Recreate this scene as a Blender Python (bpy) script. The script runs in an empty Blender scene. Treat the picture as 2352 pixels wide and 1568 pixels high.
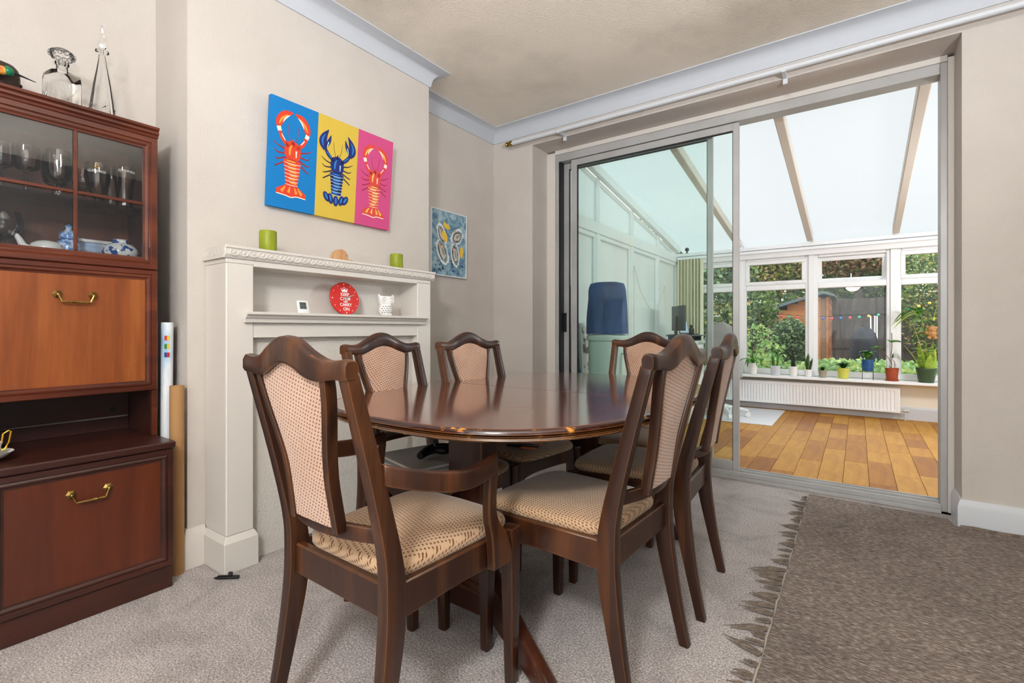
import bpy, bmesh, math, random
from mathutils import Vector, Matrix

random.seed(11)
S = bpy.context.scene
COL = S.collection
PI = math.pi
R = math.radians

# ------------------------------------------------------------------ camera
cd = bpy.data.cameras.new('camera')
cam = bpy.data.objects.new('camera', cd)
COL.objects.link(cam)
cd.sensor_width = 36.0
cd.lens = 36.0 * 1113.6 / 2352.0
cd.shift_y = -27.5 / 2352.0
cd.clip_start = 0.02
cam.location = (0, 0, 1.0)
cam.rotation_euler = (PI / 2, 0, R(35.489))
S.camera = cam

# ------------------------------------------------------------------ world, view
SKY = 2.3
w = bpy.data.worlds.new('overcast_sky')
S.world = w
w.use_nodes = True
wn = w.node_tree.nodes
wn['Background'].inputs['Color'].default_value = (0.93, 0.97, 1.0, 1)
wn['Background'].inputs['Strength'].default_value = SKY
S.view_settings.view_transform = 'Standard'
S.view_settings.look = 'None'
S.view_settings.gamma = 1.0
S.view_settings.use_curve_mapping = False
S.view_settings.exposure = 0.75
S.cycles.use_denoising = True
S.cycles.max_bounces = 8
S.cycles.diffuse_bounces = 4
S.cycles.glossy_bounces = 3
S.cycles.transmission_bounces = 4
S.cycles.transparent_max_bounces = 20
S.cycles.use_adaptive_sampling = True
S.cycles.adaptive_threshold = 0.07
S.cycles.adaptive_min_samples = 16
S.cycles.caustics_reflective = False
S.cycles.caustics_refractive = False
S.cycles.sample_clamp_indirect = 6.0
ROOM_FILL_W = 100.0  # power of the added globe that fills the room
UP_FILL_W = 370.0  # power of the added spot aimed at the ceiling
CONS_FILL_W = 55.0  # power of the added conservatory fill

# ------------------------------------------------------------------ helpers
def lin(c):
    return c / 12.92 if c <= 0.04045 else ((c + 0.055) / 1.055) ** 2.4

def C(*rgb):
    if len(rgb) == 1 and not isinstance(rgb[0], (int, float)):
        rgb = rgb[0]
    return tuple(lin(x / 255.0) for x in rgb) + (1.0,)

class MB:
    def __init__(self):
        self.v, self.f, self.m = [], [], []

    def add(self, vs, fs, mi=0):
        b = len(self.v)
        self.v += [tuple(x) for x in vs]
        self.f += [tuple(b + i for i in f) for f in fs]
        self.m += [mi] * len(fs)
        return self

    def box(self, x0, x1, y0, y1, z0, z1, mi=0):
        x0, x1 = min(x0, x1), max(x0, x1)
        y0, y1 = min(y0, y1), max(y0, y1)
        z0, z1 = min(z0, z1), max(z0, z1)
        vs = [(x, y, z) for z in (z0, z1) for y in (y0, y1) for x in (x0, x1)]
        return self.add(vs, [(0, 2, 3, 1), (4, 5, 7, 6), (0, 1, 5, 4), (2, 6, 7, 3), (0, 4, 6, 2), (1, 3, 7, 5)], mi)

    def loft(self, rings, cap=True, closed=False, mi=0):
        n = len(rings[0])
        b = len(self.v)
        for r in rings:
            self.v += [tuple(p) for p in r]
        k = len(rings)
        fs = []
        for i in range(k if closed else k - 1):
            a0, a1 = i * n, ((i + 1) % k) * n
            for j in range(n):
                j2 = (j + 1) % n
                fs.append((b + a0 + j, b + a0 + j2, b + a1 + j2, b + a1 + j))
        if cap and not closed:
            fs.append(tuple(b + i for i in range(n - 1, -1, -1)))
            fs.append(tuple(b + (k - 1) * n + i for i in range(n)))
        self.f += fs
        self.m += [mi] * len(fs)
        return self

    def tube(self, path, r, n=8, mi=0, cap=True):
        P = [Vector(p) for p in path]
        rs = r if isinstance(r, (list, tuple)) else [r] * len(P)
        rings = []
        up = None
        for i, p in enumerate(P):
            d = (P[min(i + 1, len(P) - 1)] - P[max(i - 1, 0)])
            if d.length < 1e-9:
                d = Vector((0, 0, 1))
            d.normalize()
            if up is None:
                up = Vector((0, 0, 1)) if abs(d.z) < .9 else Vector((1, 0, 0))
            a = d.cross(up)
            if a.length < 1e-6:
                a = d.cross(Vector((0, 1, 0)))
            a.normalize()
            b = a.cross(d).normalized()
            up = b
            rings.append([p + (a * math.cos(t) + b * math.sin(t)) * rs[i] for t in [2 * PI * k / n for k in range(n)]])
        return self.loft(rings, cap, mi=mi)

    def lathe(self, prof, n=24, c=(0, 0, 0), mi=0, cap=True, sx=1, sy=1):
        rings = [[(c[0] + sx * r * math.cos(2 * PI * k / n), c[1] + sy * r * math.sin(2 * PI * k / n), c[2] + z) for k in range(n)] for r, z in prof]
        return self.loft(rings, cap, mi=mi)

    def prism(self, poly, axis, a, b, mi=0):
        """poly in the two other axes (x,y order kept), extruded along axis from a to b"""
        def P(p, t):
            if axis == 'x':
                return (t, p[0], p[1])
            if axis == 'y':
                return (p[0], t, p[1])
            return (p[0], p[1], t)
        return self.loft([[P(p, a) for p in poly], [P(p, b) for p in poly]], True, mi=mi)

    def ball(self, c, r, n=12, m=8, sx=1, sy=1, sz=1, mi=0):
        rings = []
        for i in range(1, m):
            t = PI * i / m
            rings.append([(c[0] + sx * r * math.sin(t) * math.cos(2 * PI * k / n), c[1] + sy * r * math.sin(t) * math.sin(2 * PI * k / n), c[2] - sz * r * math.cos(t)) for k in range(n)])
        return self.loft(rings, True, mi=mi)

    def xf(self, M, start=0):
        self.v[start:] = [tuple(M @ Vector(p)) for p in self.v[start:]]
        return self

def mesh(name, mb, mats, bevel=0.0, seg=1, smooth=35):
    me = bpy.data.meshes.new(name)
    me.from_pydata(mb.v, [], mb.f)
    mats = mats if isinstance(mats, (list, tuple)) else [mats]
    for m in mats:
        me.materials.append(m)
    if len(mats) > 1:
        me.polygons.foreach_set('material_index', mb.m)
    bm = bmesh.new()
    bm.from_mesh(me)
    bmesh.ops.recalc_face_normals(bm, faces=bm.faces)
    if bevel > 0:
        es = [e for e in bm.edges if len(e.link_faces) == 2 and e.calc_face_angle(0) > R(32)]
        bmesh.ops.bevel(bm, geom=es, offset=bevel, offset_type='OFFSET', segments=seg, profile=.5, affect='EDGES', clamp_overlap=True)
    bm.to_mesh(me)
    bm.free()
    if smooth:
        me.shade_smooth()
        me.set_sharp_from_angle(angle=R(smooth))
    return me

def obj(name, mb, mats, parent=None, bevel=0.0, seg=1, smooth=35):
    me = mb if isinstance(mb, bpy.types.Mesh) else mesh(name, mb, mats, bevel, seg, smooth)
    o = bpy.data.objects.new(name, me)
    COL.objects.link(o)
    if parent:
        o.parent = parent
    return o

def tag(o, label=None, cat=None, group=None, kind=None):
    if label: o['label'] = label
    if cat: o['category'] = cat
    if group: o['group'] = group
    if kind: o['kind'] = kind
    return o

def empty(name, label=None, cat=None, loc=(0, 0, 0), rz=0, group=None, kind=None):
    o = bpy.data.objects.new(name, None)
    COL.objects.link(o)
    o.empty_display_size = .05
    o.location = loc
    o.rotation_euler = (0, 0, rz)
    return tag(o, label, cat, group, kind)

def copy_tree(o, parent=None):
    c = o.copy()
    COL.objects.link(c)
    c.parent = parent
    for ch in list(o.children):
        copy_tree(ch, c)
    return c

def struct(name, mb, mats, parent=None, bevel=0, smooth=35):
    o = obj(name, mb, mats, parent, bevel, smooth=smooth)
    if parent is None:
        o['kind'] = 'structure'
    return o

def crom(P, n=4):
    """Catmull-Rom through tuples of any length"""
    out = []
    for i in range(len(P) - 1):
        p0, p1, p2, p3 = P[max(i - 1, 0)], P[i], P[i + 1], P[min(i + 2, len(P) - 1)]
        for k in range(n):
            t = k / n
            out.append(tuple(.5 * (2 * b + (c - a) * t + (2 * a - 5 * b + 4 * c - d) * t * t + (3 * b - a - 3 * c + d) * t ** 3) for a, b, c, d in zip(p0, p1, p2, p3)))
    out.append(tuple(P[-1]))
    return out

# ------------------------------------------------------------------ materials
def newmat(name):
    m = bpy.data.materials.new(name)
    m.use_nodes = True
    nt = m.node_tree
    return m, nt, nt.nodes['Principled BSDF']

def nd(nt, t, **kw):
    n = nt.nodes.new(t)
    for k, v in kw.items():
        setattr(n, k, v)
    return n

def noise_node(nt, scale, detail=3, rough=.55, dist=0, mapping=None, coord='Object'):
    tc = nd(nt, 'ShaderNodeTexCoord')
    mp = nd(nt, 'ShaderNodeMapping')
    if mapping: mp.inputs['Scale'].default_value = mapping
    nt.links.new(tc.outputs[coord], mp.inputs['Vector'])
    n = nd(nt, 'ShaderNodeTexNoise')
    n.inputs['Scale'].default_value = scale
    n.inputs['Detail'].default_value = detail
    n.inputs['Roughness'].default_value = rough
    n.inputs['Distortion'].default_value = dist
    nt.links.new(mp.outputs[0], n.inputs['Vector'])
    return n

def ramp_node(nt, src, stops):
    r = nd(nt, 'ShaderNodeValToRGB')
    e = r.color_ramp.elements
    while len(e) < len(stops): e.new(.5)
    for i, (p, c) in enumerate(stops):
        e[i].position = p
        e[i].color = c
    nt.links.new(src, r.inputs[0])
    return r

def bump(nt, bs, src, strength, dist=.002):
    b = nd(nt, 'ShaderNodeBump')
    b.inputs['Strength'].default_value = strength
    b.inputs['Distance'].default_value = dist
    nt.links.new(src, b.inputs['Height'])
    nt.links.new(b.outputs[0], bs.inputs['Normal'])
    return b

def M(name, col, rough=.5, metal=0, col2=None, nscale=6, nmap=None, bscale=None, bstr=.2, bdist=.002, coat=0, spec=.5, detail=3, lo=.35, hi=.65, bmap=None, trans=0, ior=1.45, sheen=0, emit=None, estr=0):
    m, nt, bs = newmat(name)
    bs.inputs['Base Color'].default_value = C(col)
    bs.inputs['Roughness'].default_value = rough
    bs.inputs['Metallic'].default_value = metal
    bs.inputs['Specular IOR Level'].default_value = spec
    bs.inputs['Coat Weight'].default_value = coat
    bs.inputs['Coat Roughness'].default_value = .08
    bs.inputs['Transmission Weight'].default_value = trans
    bs.inputs['IOR'].default_value = ior
    bs.inputs['Sheen Weight'].default_value = sheen
    if emit:
        bs.inputs['Emission Color'].default_value = C(emit)
        bs.inputs['Emission Strength'].default_value = estr
    if col2:
        n = noise_node(nt, nscale, detail, mapping=nmap)
        r = ramp_node(nt, n.outputs['Fac'], [(lo, C(col)), (hi, C(col2))])
        nt.links.new(r.outputs[0], bs.inputs['Base Color'])
    if bscale:
        n2 = noise_node(nt, bscale, 2, mapping=bmap)
        bump(nt, bs, n2.outputs['Fac'], bstr, bdist)
    return m

def wood(name, dark, mid, light, axis='z', scale=9, rough=.3, coat=.3, stretch=.08, wear=None, wear_at=.62, bstr=.06):
    m, nt, bs = newmat(name)
    mp = [1, 1, 1]
    mp['xyz'.index(axis)] = stretch
    n = noise_node(nt, scale, 6, .6, 1.2, mapping=mp)
    r = ramp_node(nt, n.outputs['Fac'], [(.28, C(dark)), (.5, C(mid)), (.75, C(light))])
    n3 = noise_node(nt, scale * 14, 3, .6, .2, mapping=mp)
    mix = nd(nt, 'ShaderNodeMix', data_type='RGBA', blend_type='MULTIPLY')
    mix.inputs[0].default_value = .35
    nt.links.new(r.outputs[0], mix.inputs[6])
    nt.links.new(n3.outputs['Fac'], mix.inputs[7])
    out = mix.outputs[2]
    if wear:
        g = nd(nt, 'ShaderNodeNewGeometry')
        bv = nd(nt, 'ShaderNodeBevel', samples=2)
        bv.inputs['Radius'].default_value = .0035
        dt = nd(nt, 'ShaderNodeVectorMath', operation='DOT_PRODUCT')
        nt.links.new(bv.outputs[0], dt.inputs[0]); nt.links.new(g.outputs['True Normal'], dt.inputs[1])
        em = nd(nt, 'ShaderNodeMath', operation='SUBTRACT'); em.inputs[0].default_value = 1.0
        nt.links.new(dt.outputs['Value'], em.inputs[1])
        nz = noise_node(nt, 28, 5)
        ad = nd(nt, 'ShaderNodeMath', operation='MULTIPLY_ADD')
        ad.inputs[1].default_value = 1.6
        nt.links.new(em.outputs[0], ad.inputs[0])
        nt.links.new(nz.outputs['Fac'], ad.inputs[2])
        rr = ramp_node(nt, ad.outputs[0], [(wear_at, (0, 0, 0, 1)), (wear_at + .10, (1, 1, 1, 1))])
        mx = nd(nt, 'ShaderNodeMix', data_type='RGBA')
        nt.links.new(rr.outputs[0], mx.inputs[0])
        nt.links.new(out, mx.inputs[6])
        mx.inputs[7].default_value = C(wear)
        out = mx.outputs[2]
    nt.links.new(out, bs.inputs['Base Color'])
    bs.inputs['Roughness'].default_value = rough
    bs.inputs['Coat Weight'].default_value = coat
    bs.inputs['Coat Roughness'].default_value = .12
    bump(nt, bs, n3.outputs['Fac'], bstr, .001)
    return m

def glass_pane(name, tint, refl=1.0, ior=1.5, haze=0.0):
    m, nt, bs = newmat(name)
    nt.nodes.remove(bs)
    out = nt.nodes['Material Output']
    t = nd(nt, 'ShaderNodeBsdfTransparent')
    t.inputs[0].default_value = tint + (1,)
    g = nd(nt, 'ShaderNodeBsdfGlossy')
    g.inputs['Roughness'].default_value = 0.0
    g.inputs['Color'].default_value = (refl, refl, refl, 1)
    f = nd(nt, 'ShaderNodeFresnel')
    f.inputs[0].default_value = ior
    mx = nd(nt, 'ShaderNodeMixShader')
    nt.links.new(f.outputs[0], mx.inputs[0])
    nt.links.new(t.outputs[0], mx.inputs[1])
    nt.links.new(g.outputs[0], mx.inputs[2])
    last = mx
    if haze:
        d = nd(nt, 'ShaderNodeBsdfDiffuse')
        d.inputs[0].default_value = (.9, .9, .9, 1)
        m2 = nd(nt, 'ShaderNodeMixShader')
        m2.inputs[0].default_value = haze
        nt.links.new(mx.outputs[0], m2.inputs[1])
        nt.links.new(d.outputs[0], m2.inputs[2])
        last = m2
    nt.links.new(last.outputs[0], out.inputs[0])
    return m

def translucent(name, col, ribs=None, solid=.25):
    m, nt, bs = newmat(name)
    nt.nodes.remove(bs)
    out = nt.nodes['Material Output']
    t = nd(nt, 'ShaderNodeBsdfTranslucent')
    t.inputs[0].default_value = C(col)
    d = nd(nt, 'ShaderNodeBsdfDiffuse')
    d.inputs[0].default_value = C(col)
    mx = nd(nt, 'ShaderNodeMixShader')
    mx.inputs[0].default_value = solid
    nt.links.new(t.outputs[0], mx.inputs[1])
    nt.links.new(d.outputs[0], mx.inputs[2])
    if ribs:
        tc = nd(nt, 'ShaderNodeTexCoord')
        wv = nd(nt, 'ShaderNodeTexWave', wave_type='BANDS', bands_direction='X', wave_profile='SIN')
        wv.inputs['Scale'].default_value = ribs
        nt.links.new(tc.outputs['Object'], wv.inputs['Vector'])
        r = ramp_node(nt, wv.outputs['Fac'], [(.0, tuple(x * .86 for x in C(col)[:3]) + (1,)), (.5, C(col))])
        nt.links.new(r.outputs[0], t.inputs[0])
    nt.links.new(mx.outputs[0], out.inputs[0])
    return m

def fabric(name, base, base2, dot, ax):
    """velour with rows of small diagonal flecks; ax = the two local axes of the cloth"""
    m, nt, bs = newmat(name)
    tc = nd(nt, 'ShaderNodeTexCoord')
    sp = nd(nt, 'ShaderNodeSeparateXYZ')
    nt.links.new(tc.outputs['Object'], sp.inputs[0])
    wob = noise_node(nt, 9, 2)
    def ma(op, a, b=None):
        n = nd(nt, 'ShaderNodeMath', operation=op)
        for i, x in enumerate((a, b)):
            if x is None: continue
            if isinstance(x, (int, float)): n.inputs[i].default_value = x
            else: nt.links.new(x, n.inputs[i])
        return n.outputs[0]
    X, Y = sp.outputs[ax[0]], sp.outputs[ax[1]]
    Q = sp.outputs[({'X', 'Y', 'Z'} - set(ax)).pop()]
    X = ma('ADD', ma('ADD', X, Q), ma('MULTIPLY', wob.outputs['Fac'], .02))
    Y = ma('SUBTRACT', Y, Q)
    per = 0.017
    u = ma('MULTIPLY', ma('ADD', X, ma('MULTIPLY', Y, .55)), 2 * PI / per)
    v = ma('MULTIPLY', ma('SUBTRACT', Y, ma('MULTIPLY', X, .55)), 2 * PI / per)
    s = ma('MULTIPLY', ma('SINE', u), ma('SINE', v))
    fine = noise_node(nt, 260, 2)
    s2 = ma('ADD', s, ma('MULTIPLY', ma('SUBTRACT', fine.outputs['Fac'], .5), 1.4))
    rr = ramp_node(nt, s2, [(.32, (0, 0, 0, 1)), (.62, (1, 1, 1, 1))])
    big = noise_node(nt, 7, 3)
    br = ramp_node(nt, big.outputs['Fac'], [(.35, C(base)), (.65, C(base2))])
    mx = nd(nt, 'ShaderNodeMix', data_type='RGBA')
    nt.links.new(rr.outputs[0], mx.inputs[0])
    nt.links.new(br.outputs[0], mx.inputs[6])
    mx.inputs[7].default_value = C(dot)
    nt.links.new(mx.outputs[2], bs.inputs['Base Color'])
    bs.inputs['Roughness'].default_value = .95
    bs.inputs['Sheen Weight'].default_value = .3
    bs.inputs['Specular IOR Level'].default_value = .1
    bump(nt, bs, s2, -.35, .0015)
    return m

def carpet(name, c1, c2, c3, fine=170, big=3.5, fmap=None, bstr=.8, bdist=.006):
    m, nt, bs = newmat(name)
    a = noise_node(nt, fine, 3, .7, mapping=fmap)
    b = noise_node(nt, big, 5, .65, .6)
    r1 = ramp_node(nt, a.outputs['Fac'], [(.3, C(c1)), (.52, C(c2)), (.72, C(c3))])
    r2 = ramp_node(nt, b.outputs['Fac'], [(.36, (.66, .65, .64, 1)), (.55, (1, 1, 1, 1)), (.8, (1.0, 1.0, 1.0, 1))])
    mx = nd(nt, 'ShaderNodeMix', data_type='RGBA', blend_type='MULTIPLY')
    mx.inputs[0].default_value = .75
    nt.links.new(r1.outputs[0], mx.inputs[6])
    nt.links.new(r2.outputs[0], mx.inputs[7])
    nt.links.new(mx.outputs[2], bs.inputs['Base Color'])
    bs.inputs['Roughness'].default_value = 1
    bs.inputs['Specular IOR Level'].default_value = .05
    bs.inputs['Sheen Weight'].default_value = .15
    bump(nt, bs, a.outputs['Fac'], bstr, bdist)
    return m

m_wall = M('wall_paint', (203, 196, 188), .9, col2=(197, 189, 181), nscale=2.2, bscale=190, bstr=.55, bdist=.003, spec=.2)
m_ceil = M('ceiling_paint', (236, 227, 213), .95, col2=(200, 192, 179), nscale=1.1, detail=6, lo=.45, hi=.72, bscale=130, bstr=.7, bdist=.004, spec=.1)
m_cov = M('coving_paint', (190, 194, 200), .7, bscale=60, bstr=.08)
m_gloss = M('cream_gloss_paint', (212, 206, 198), .42, bscale=40, bstr=.04)
m_skirt = M('white_gloss_paint', (204, 207, 211), .4, bscale=30, bstr=.06)
m_chip = M('woodchip_paint', (208, 202, 193), .9, bscale=110, bstr=.9, bdist=.004)
m_carpet = carpet('grey_carpet', (106, 99, 96), (178, 169, 165), (238, 230, 225))
m_rug = carpet('wool_rug', (70, 59, 52), (136, 120, 109), (206, 193, 180), fine=95, big=2.0, fmap=(.55, 2.0, 1), bstr=1.0, bdist=.012)
m_rugedge = M('rug_selvedge', (168, 156, 144), .95, bscale=200, bstr=.6)
m_tassel = M('rug_tassel', (96, 84, 74), .95, col2=(130, 116, 104), nscale=60)
m_alu = M('aluminium_frame', (186, 186, 185), .42, metal=.25, col2=(172, 171, 169), nscale=3, bscale=80, bstr=.03)
m_black = M('black_gasket', (24, 25, 27), .5)
m_upvc = M('white_upvc', (240, 240, 240), .35)
m_panel = M('white_wall_panel', (238, 239, 238), .45)
m_raft = M('grey_rafter', (214, 206, 196), .6)
m_poly = translucent('opal_roof_sheet', (200, 201, 201), ribs=38, solid=.12)
m_frost = translucent('frosted_pane', (203, 204, 203), solid=.2)
m_glassdoor = glass_pane('door_glass', (.925, .972, .957), ior=1.35)
m_glasswin = glass_pane('window_glass', (.97, .985, .98), ior=1.25, haze=.02)
m_glasscab = glass_pane('cabinet_glass', (.97, .98, .98), ior=1.6)
m_chair = wood('chair_wood', (32, 14, 8), (54, 27, 14), (112, 64, 27), 'z', 6, .36, .15, .12, wear=(138, 84, 38), wear_at=.74)
m_tabtop = wood('table_veneer', (88, 42, 27), (108, 56, 37), (126, 70, 48), 'x', 5, .14, 1.0, .10, bstr=.03)
m_tabedge = wood('table_edge_wood', (34, 12, 9), (52, 20, 14), (70, 30, 20), 'x', 7, .22, .6, .2, wear=(196, 128, 44), wear_at=.63)
m_tableg = wood('pedestal_wood', (44, 20, 13), (62, 30, 19), (88, 46, 26), 'z', 7, .34, .2, .12, wear=(150, 96, 40), wear_at=.74)
m_cab = wood('cabinet_mahogany', (66, 27, 15), (98, 43, 24), (124, 62, 34), 'y', 8, .33, .3, .12)
m_cabpanel = wood('cabinet_panel_veneer', (104, 48, 18), (146, 76, 32), (184, 108, 50), 'z', 5, .36, .2, .10)
m_cabbase = wood('cabinet_base_veneer', (76, 31, 14), (98, 42, 19), (118, 55, 26), 'z', 5, .36, .2, .10)
m_cabdark = wood('cabinet_dark_wood', (46, 20, 14), (62, 28, 19), (78, 36, 24), 'y', 7, .4, .2, .12)
m_brass = M('aged_brass', (176, 146, 84), .28, metal=1, col2=(120, 98, 52), nscale=40)
m_fab_s = fabric('seat_velour', (188, 156, 122), (174, 144, 114), (110, 68, 40), ('X', 'Y'))
m_fab_b = fabric('back_velour', (198, 168, 146), (186, 154, 132), (130, 78, 54), ('X', 'Z'))
m_white = M('white_ceramic', (238, 237, 233), .25)
m_whitep = M('white_plastic', (236, 237, 236), .4)
m_blackp = M('black_plastic', (22, 22, 24), .35)
m_dgrey = M('dark_grey_plastic', (58, 62, 66), .5)
m_green_candle = M('green_candle_wax', (138, 150, 22), .45, col2=(126, 138, 20), nscale=9)
m_beech = wood('beech_wood', (186, 132, 82), (206, 154, 102), (220, 172, 122), 'y', 18, .5, .1, .15)
m_red = M('red_enamel', (206, 40, 34), .3)
m_cut = glass_pane('cut_glass', (.97, .975, .975), ior=1.33)
m_card = M('brown_card_tube', (176, 134, 88), .8, col2=(164, 122, 78), nscale=4, nmap=(1, 1, .3))
m_blue = M('blue_glaze', (44, 92, 168), .25)

# ================================================================== ROOM SHELL
CZ = 2.69
XB, XAF, XAN = -2.29, -2.555, -2.63       # breast face, far alcove wall, near alcove wall
YB = 3.31                                  # back wall face
YB2 = 3.66
XR, YF = 1.95, -1.75                       # right wall, wall behind the camera
OX0, OX1, OZ = -2.155, .428, 2.50          # opening to the conservatory

struct('floor', MB().box(-2.9, XR + .2, YF - .2, YB2 - .16, -.12, 0), m_carpet)
struct('ceiling', MB().box(-2.9, XR + .2, YF - .2, YB2 + .2, CZ, CZ + .12), m_ceil)
b = MB()
b.prism([(-2.95, YF), (XAN, YF), (XAN, .865), (XB, .865), (XB, 2.272), (XAF, 2.272), (XAF, YB), (-2.95, YB)], 'z', 0, CZ)
struct('wall_left', b, m_wall, smooth=0)
b = MB()
b.box(-2.95, OX0, YB, YB2, 0, CZ)
b.box(OX1, XR + .2, YB, YB2, 0, CZ)
b.box(OX0, OX1, YB, YB2, OZ, CZ)
struct('wall_back', b, m_wall, smooth=0)
# right wall, and a wall behind the camera with a window
b = MB()
b.box(XR, XR + .2, YF, YB, 0, CZ)
struct('wall_right', b, M('bounce_cut_grey', (140, 140, 142), .9), smooth=0)  # unseen wall; grey put in to cut light bounced onto the back wall
b = MB()
fx0, fx1 = -1.2, 1.2
b.box(-2.95, fx0, YF - .2, YF, 0, CZ); b.box(fx1, XR + .2, YF - .2, YF, 0, CZ)
b.box(fx0, fx1, YF - .2, YF, 0, .7); b.box(fx0, fx1, YF - .2, YF, 2.3, CZ)
struct('wall_front', b, m_wall, smooth=0)

def window_unit(name, origin, ux, wdt, z0, z1, n):
    """plain white casement; ux = unit vector along the wall, origin = left end"""
    e = empty(name, kind='structure', loc=origin, rz=math.atan2(ux[1], ux[0]))
    f = MB()
    fr = .055
    f.box(0, wdt, -.035, .035, z0, z0 + fr); f.box(0, wdt, -.035, .035, z1 - fr, z1)
    for k in range(n + 1):
        x = k * (wdt - fr) / n
        f.box(x, x + fr, -.035, .035, z0 + fr, z1 - fr)
    obj('window_frame', f, m_upvc, e, .004)
    for k in range(n):
        xa = k * (wdt - fr) / n + fr
        xb = (k + 1) * (wdt - fr) / n
        obj('pane', MB().box(xa, xb, -.004, .004, z0 + fr, z1 - fr), m_glasswin, e, smooth=0)
    return e
window_unit('window_5', (fx0, YF - .1, 0), (1, 0), fx1 - fx0, .7, 2.3, 3)
# panelled door in the right wall (seen only as a reflection)
d2 = empty('door_2', kind='structure', loc=(XR - .002, -.9, 0))
obj('door_leaf', MB().box(-.035, 0, 0, .80, .01, 2.02), m_skirt, d2, .003)
for (y0, y1, z0, z1) in ((.10, .36, .2, .85), (.44, .70, .2, .85), (.10, .36, 1.05, 1.9), (.44, .70, 1.05, 1.9)):
    f = MB(); t = .018
    f.box(-.045, -.0351, y0, y1, z0, z0 + t); f.box(-.045, -.0351, y0, y1, z1 - t, z1)
    f.box(-.045, -.0351, y0, y0 + t, z0 + t, z1 - t); f.box(-.045, -.0351, y1 - t, y1, z0 + t, z1 - t)
    obj('panel_moulding', f, m_skirt, d2)
f = MB(); f.box(-.025, 0, -.08, -.005, 0, 2.11); f.box(-.025, 0, .805, .88, 0, 2.11); f.box(-.025, 0, -.005, .805, 2.03, 2.11)
obj('architrave', f, m_skirt, d2, .003)
obj('door_knob', MB().ball((-.085, .73, 1.0), .026), m_brass, d2)

# coving: concave quarter section swept along the walls
def cove_sec(n=6, d=.102, p=.10):
    pts = [(0, -d), (.008, -d)]
    for i in range(n + 1):
        t = PI / 2 * i / n
        pts.append((.012 + (p - .02) * (1 - math.cos(t)), -d + .012 + (d - .02) * math.sin(t)))
    pts += [(p, -.006), (p, 0), (0, 0)]
    return pts
def coving(name, path, normals):
    rings = []
    for (x, y), (nx, ny) in zip(path, normals):
        rings.append([(x + nx * a, y + ny * a, CZ + z) for a, z in cove_sec()])
    return struct(name, MB().loft(rings), m_cov, smooth=50)
coving('trim_1', [(XAN, -1.0), (XAN, .865), (XB, .865), (XB, 2.272), (XAF, 2.272), (XAF, YB), (XR, YB)],
       [(1, 0), (1, -1), (1, -1), (1, 1), (1, 1), (1, -1), (0, -1)])

# skirting boards
def skirt_sec(h=.145, t=.018):
    return [(0, 0), (t, 0), (t, h - .035), (t * .75, h - .02), (t * .45, h), (0, h)]
def skirting(name, path, normals, h=.145, t=.018, mat=None):
    rings = [[(x + nx * a, y + ny * a, z) for a, z in skirt_sec(h, t)] for (x, y), (nx, ny) in zip(path, normals)]
    return struct(name, MB().loft(rings), mat or m_skirt, smooth=20)
skirting('baseboard_right', [(OX1, YB + .2), (OX1, YB), (XR, YB)], [(-1, 0), (-1, -1), (0, -1)])
skirting('baseboard_left', [(XAN, .865), (XB, .865), (XB, .93)], [(0, -1), (1, -1), (1, 0)], .165, mat=m_gloss)
skirting('baseboard_alcove', [(XB, 2.272), (XAF, 2.272), (XAF, YB), (OX0, YB)], [(0, 1), (1, 1), (1, -1), (0, -1)], mat=m_gloss)

# curtain pole
cp = empty('curtain_pole', 'long white curtain pole with brass end cap above the sliding door', 'curtain pole', loc=(-2.352, 3.215, 2.515))
obj('rod', MB().tube([(.05, 0, 0), (3.9, 0, 0)], .017, 12), m_skirt, cp)
fin = MB()
st = len(fin.v)
fin.lathe([(.002, 0), (.017, .002), (.02, .012), (.014, .022), (.013, .03), (.021, .036), (.021, .062), (.018, .066)], 16)
fin.xf(Matrix.Rotation(PI / 2, 4, 'Y'))
obj('end_cap', fin, m_brass, cp)
for x in (.5, 2.0, 3.6):
    obj('bracket', MB().box(x - .01, x + .01, -.012, .1, -.02, -.004).box(x - .012, x + .012, .085, .1, -.05, .02), m_skirt, cp)

# ================================================================== SLIDING DOOR
d1 = empty('door_1', kind='structure')
f = MB()
fy0, fy1 = 3.52, 3.655
f.box(OX0, -2.075, fy0 + .01, fy1, .0, 2.485)
f.box(.40, OX1, fy0 + .01, fy1, .0, 2.485)
obj('timber_subframe', f.box(-2.075, .40, fy0 + .01, fy1, 2.465, 2.4995), m_gloss, d1, .003)
f = MB()
f.box(-2.075, -2.045, fy0 + .02, fy1 - .01, .0, 2.465)
f.box(.37, .40, fy0 + .02, fy1 - .01, .0, 2.465)
f.box(-2.045, .37, fy0 + .02, fy1 - .01, 2.405, 2.465)
obj('outer_frame', f, m_alu, d1, .002)
f = MB()
f.box(-2.045, .37, fy0 - .03, fy1 - .01, 0, .022)
f.box(-2.045, .37, fy0 - .018, fy0 - .006, .022, .05)
f.box(-2.045, .37, fy0 + .052, fy0 + .062, .022, .05)
f.box(-2.045, .37, fy1 - .03, fy1 - .02, .022, .05)
obj('bottom_track', f, m_alu, d1, .0015)
obj('gasket', MB().box(-2.045, -2.03, fy0 + .03, fy1 - .02, .05, 2.405), m_black, d1)

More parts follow.
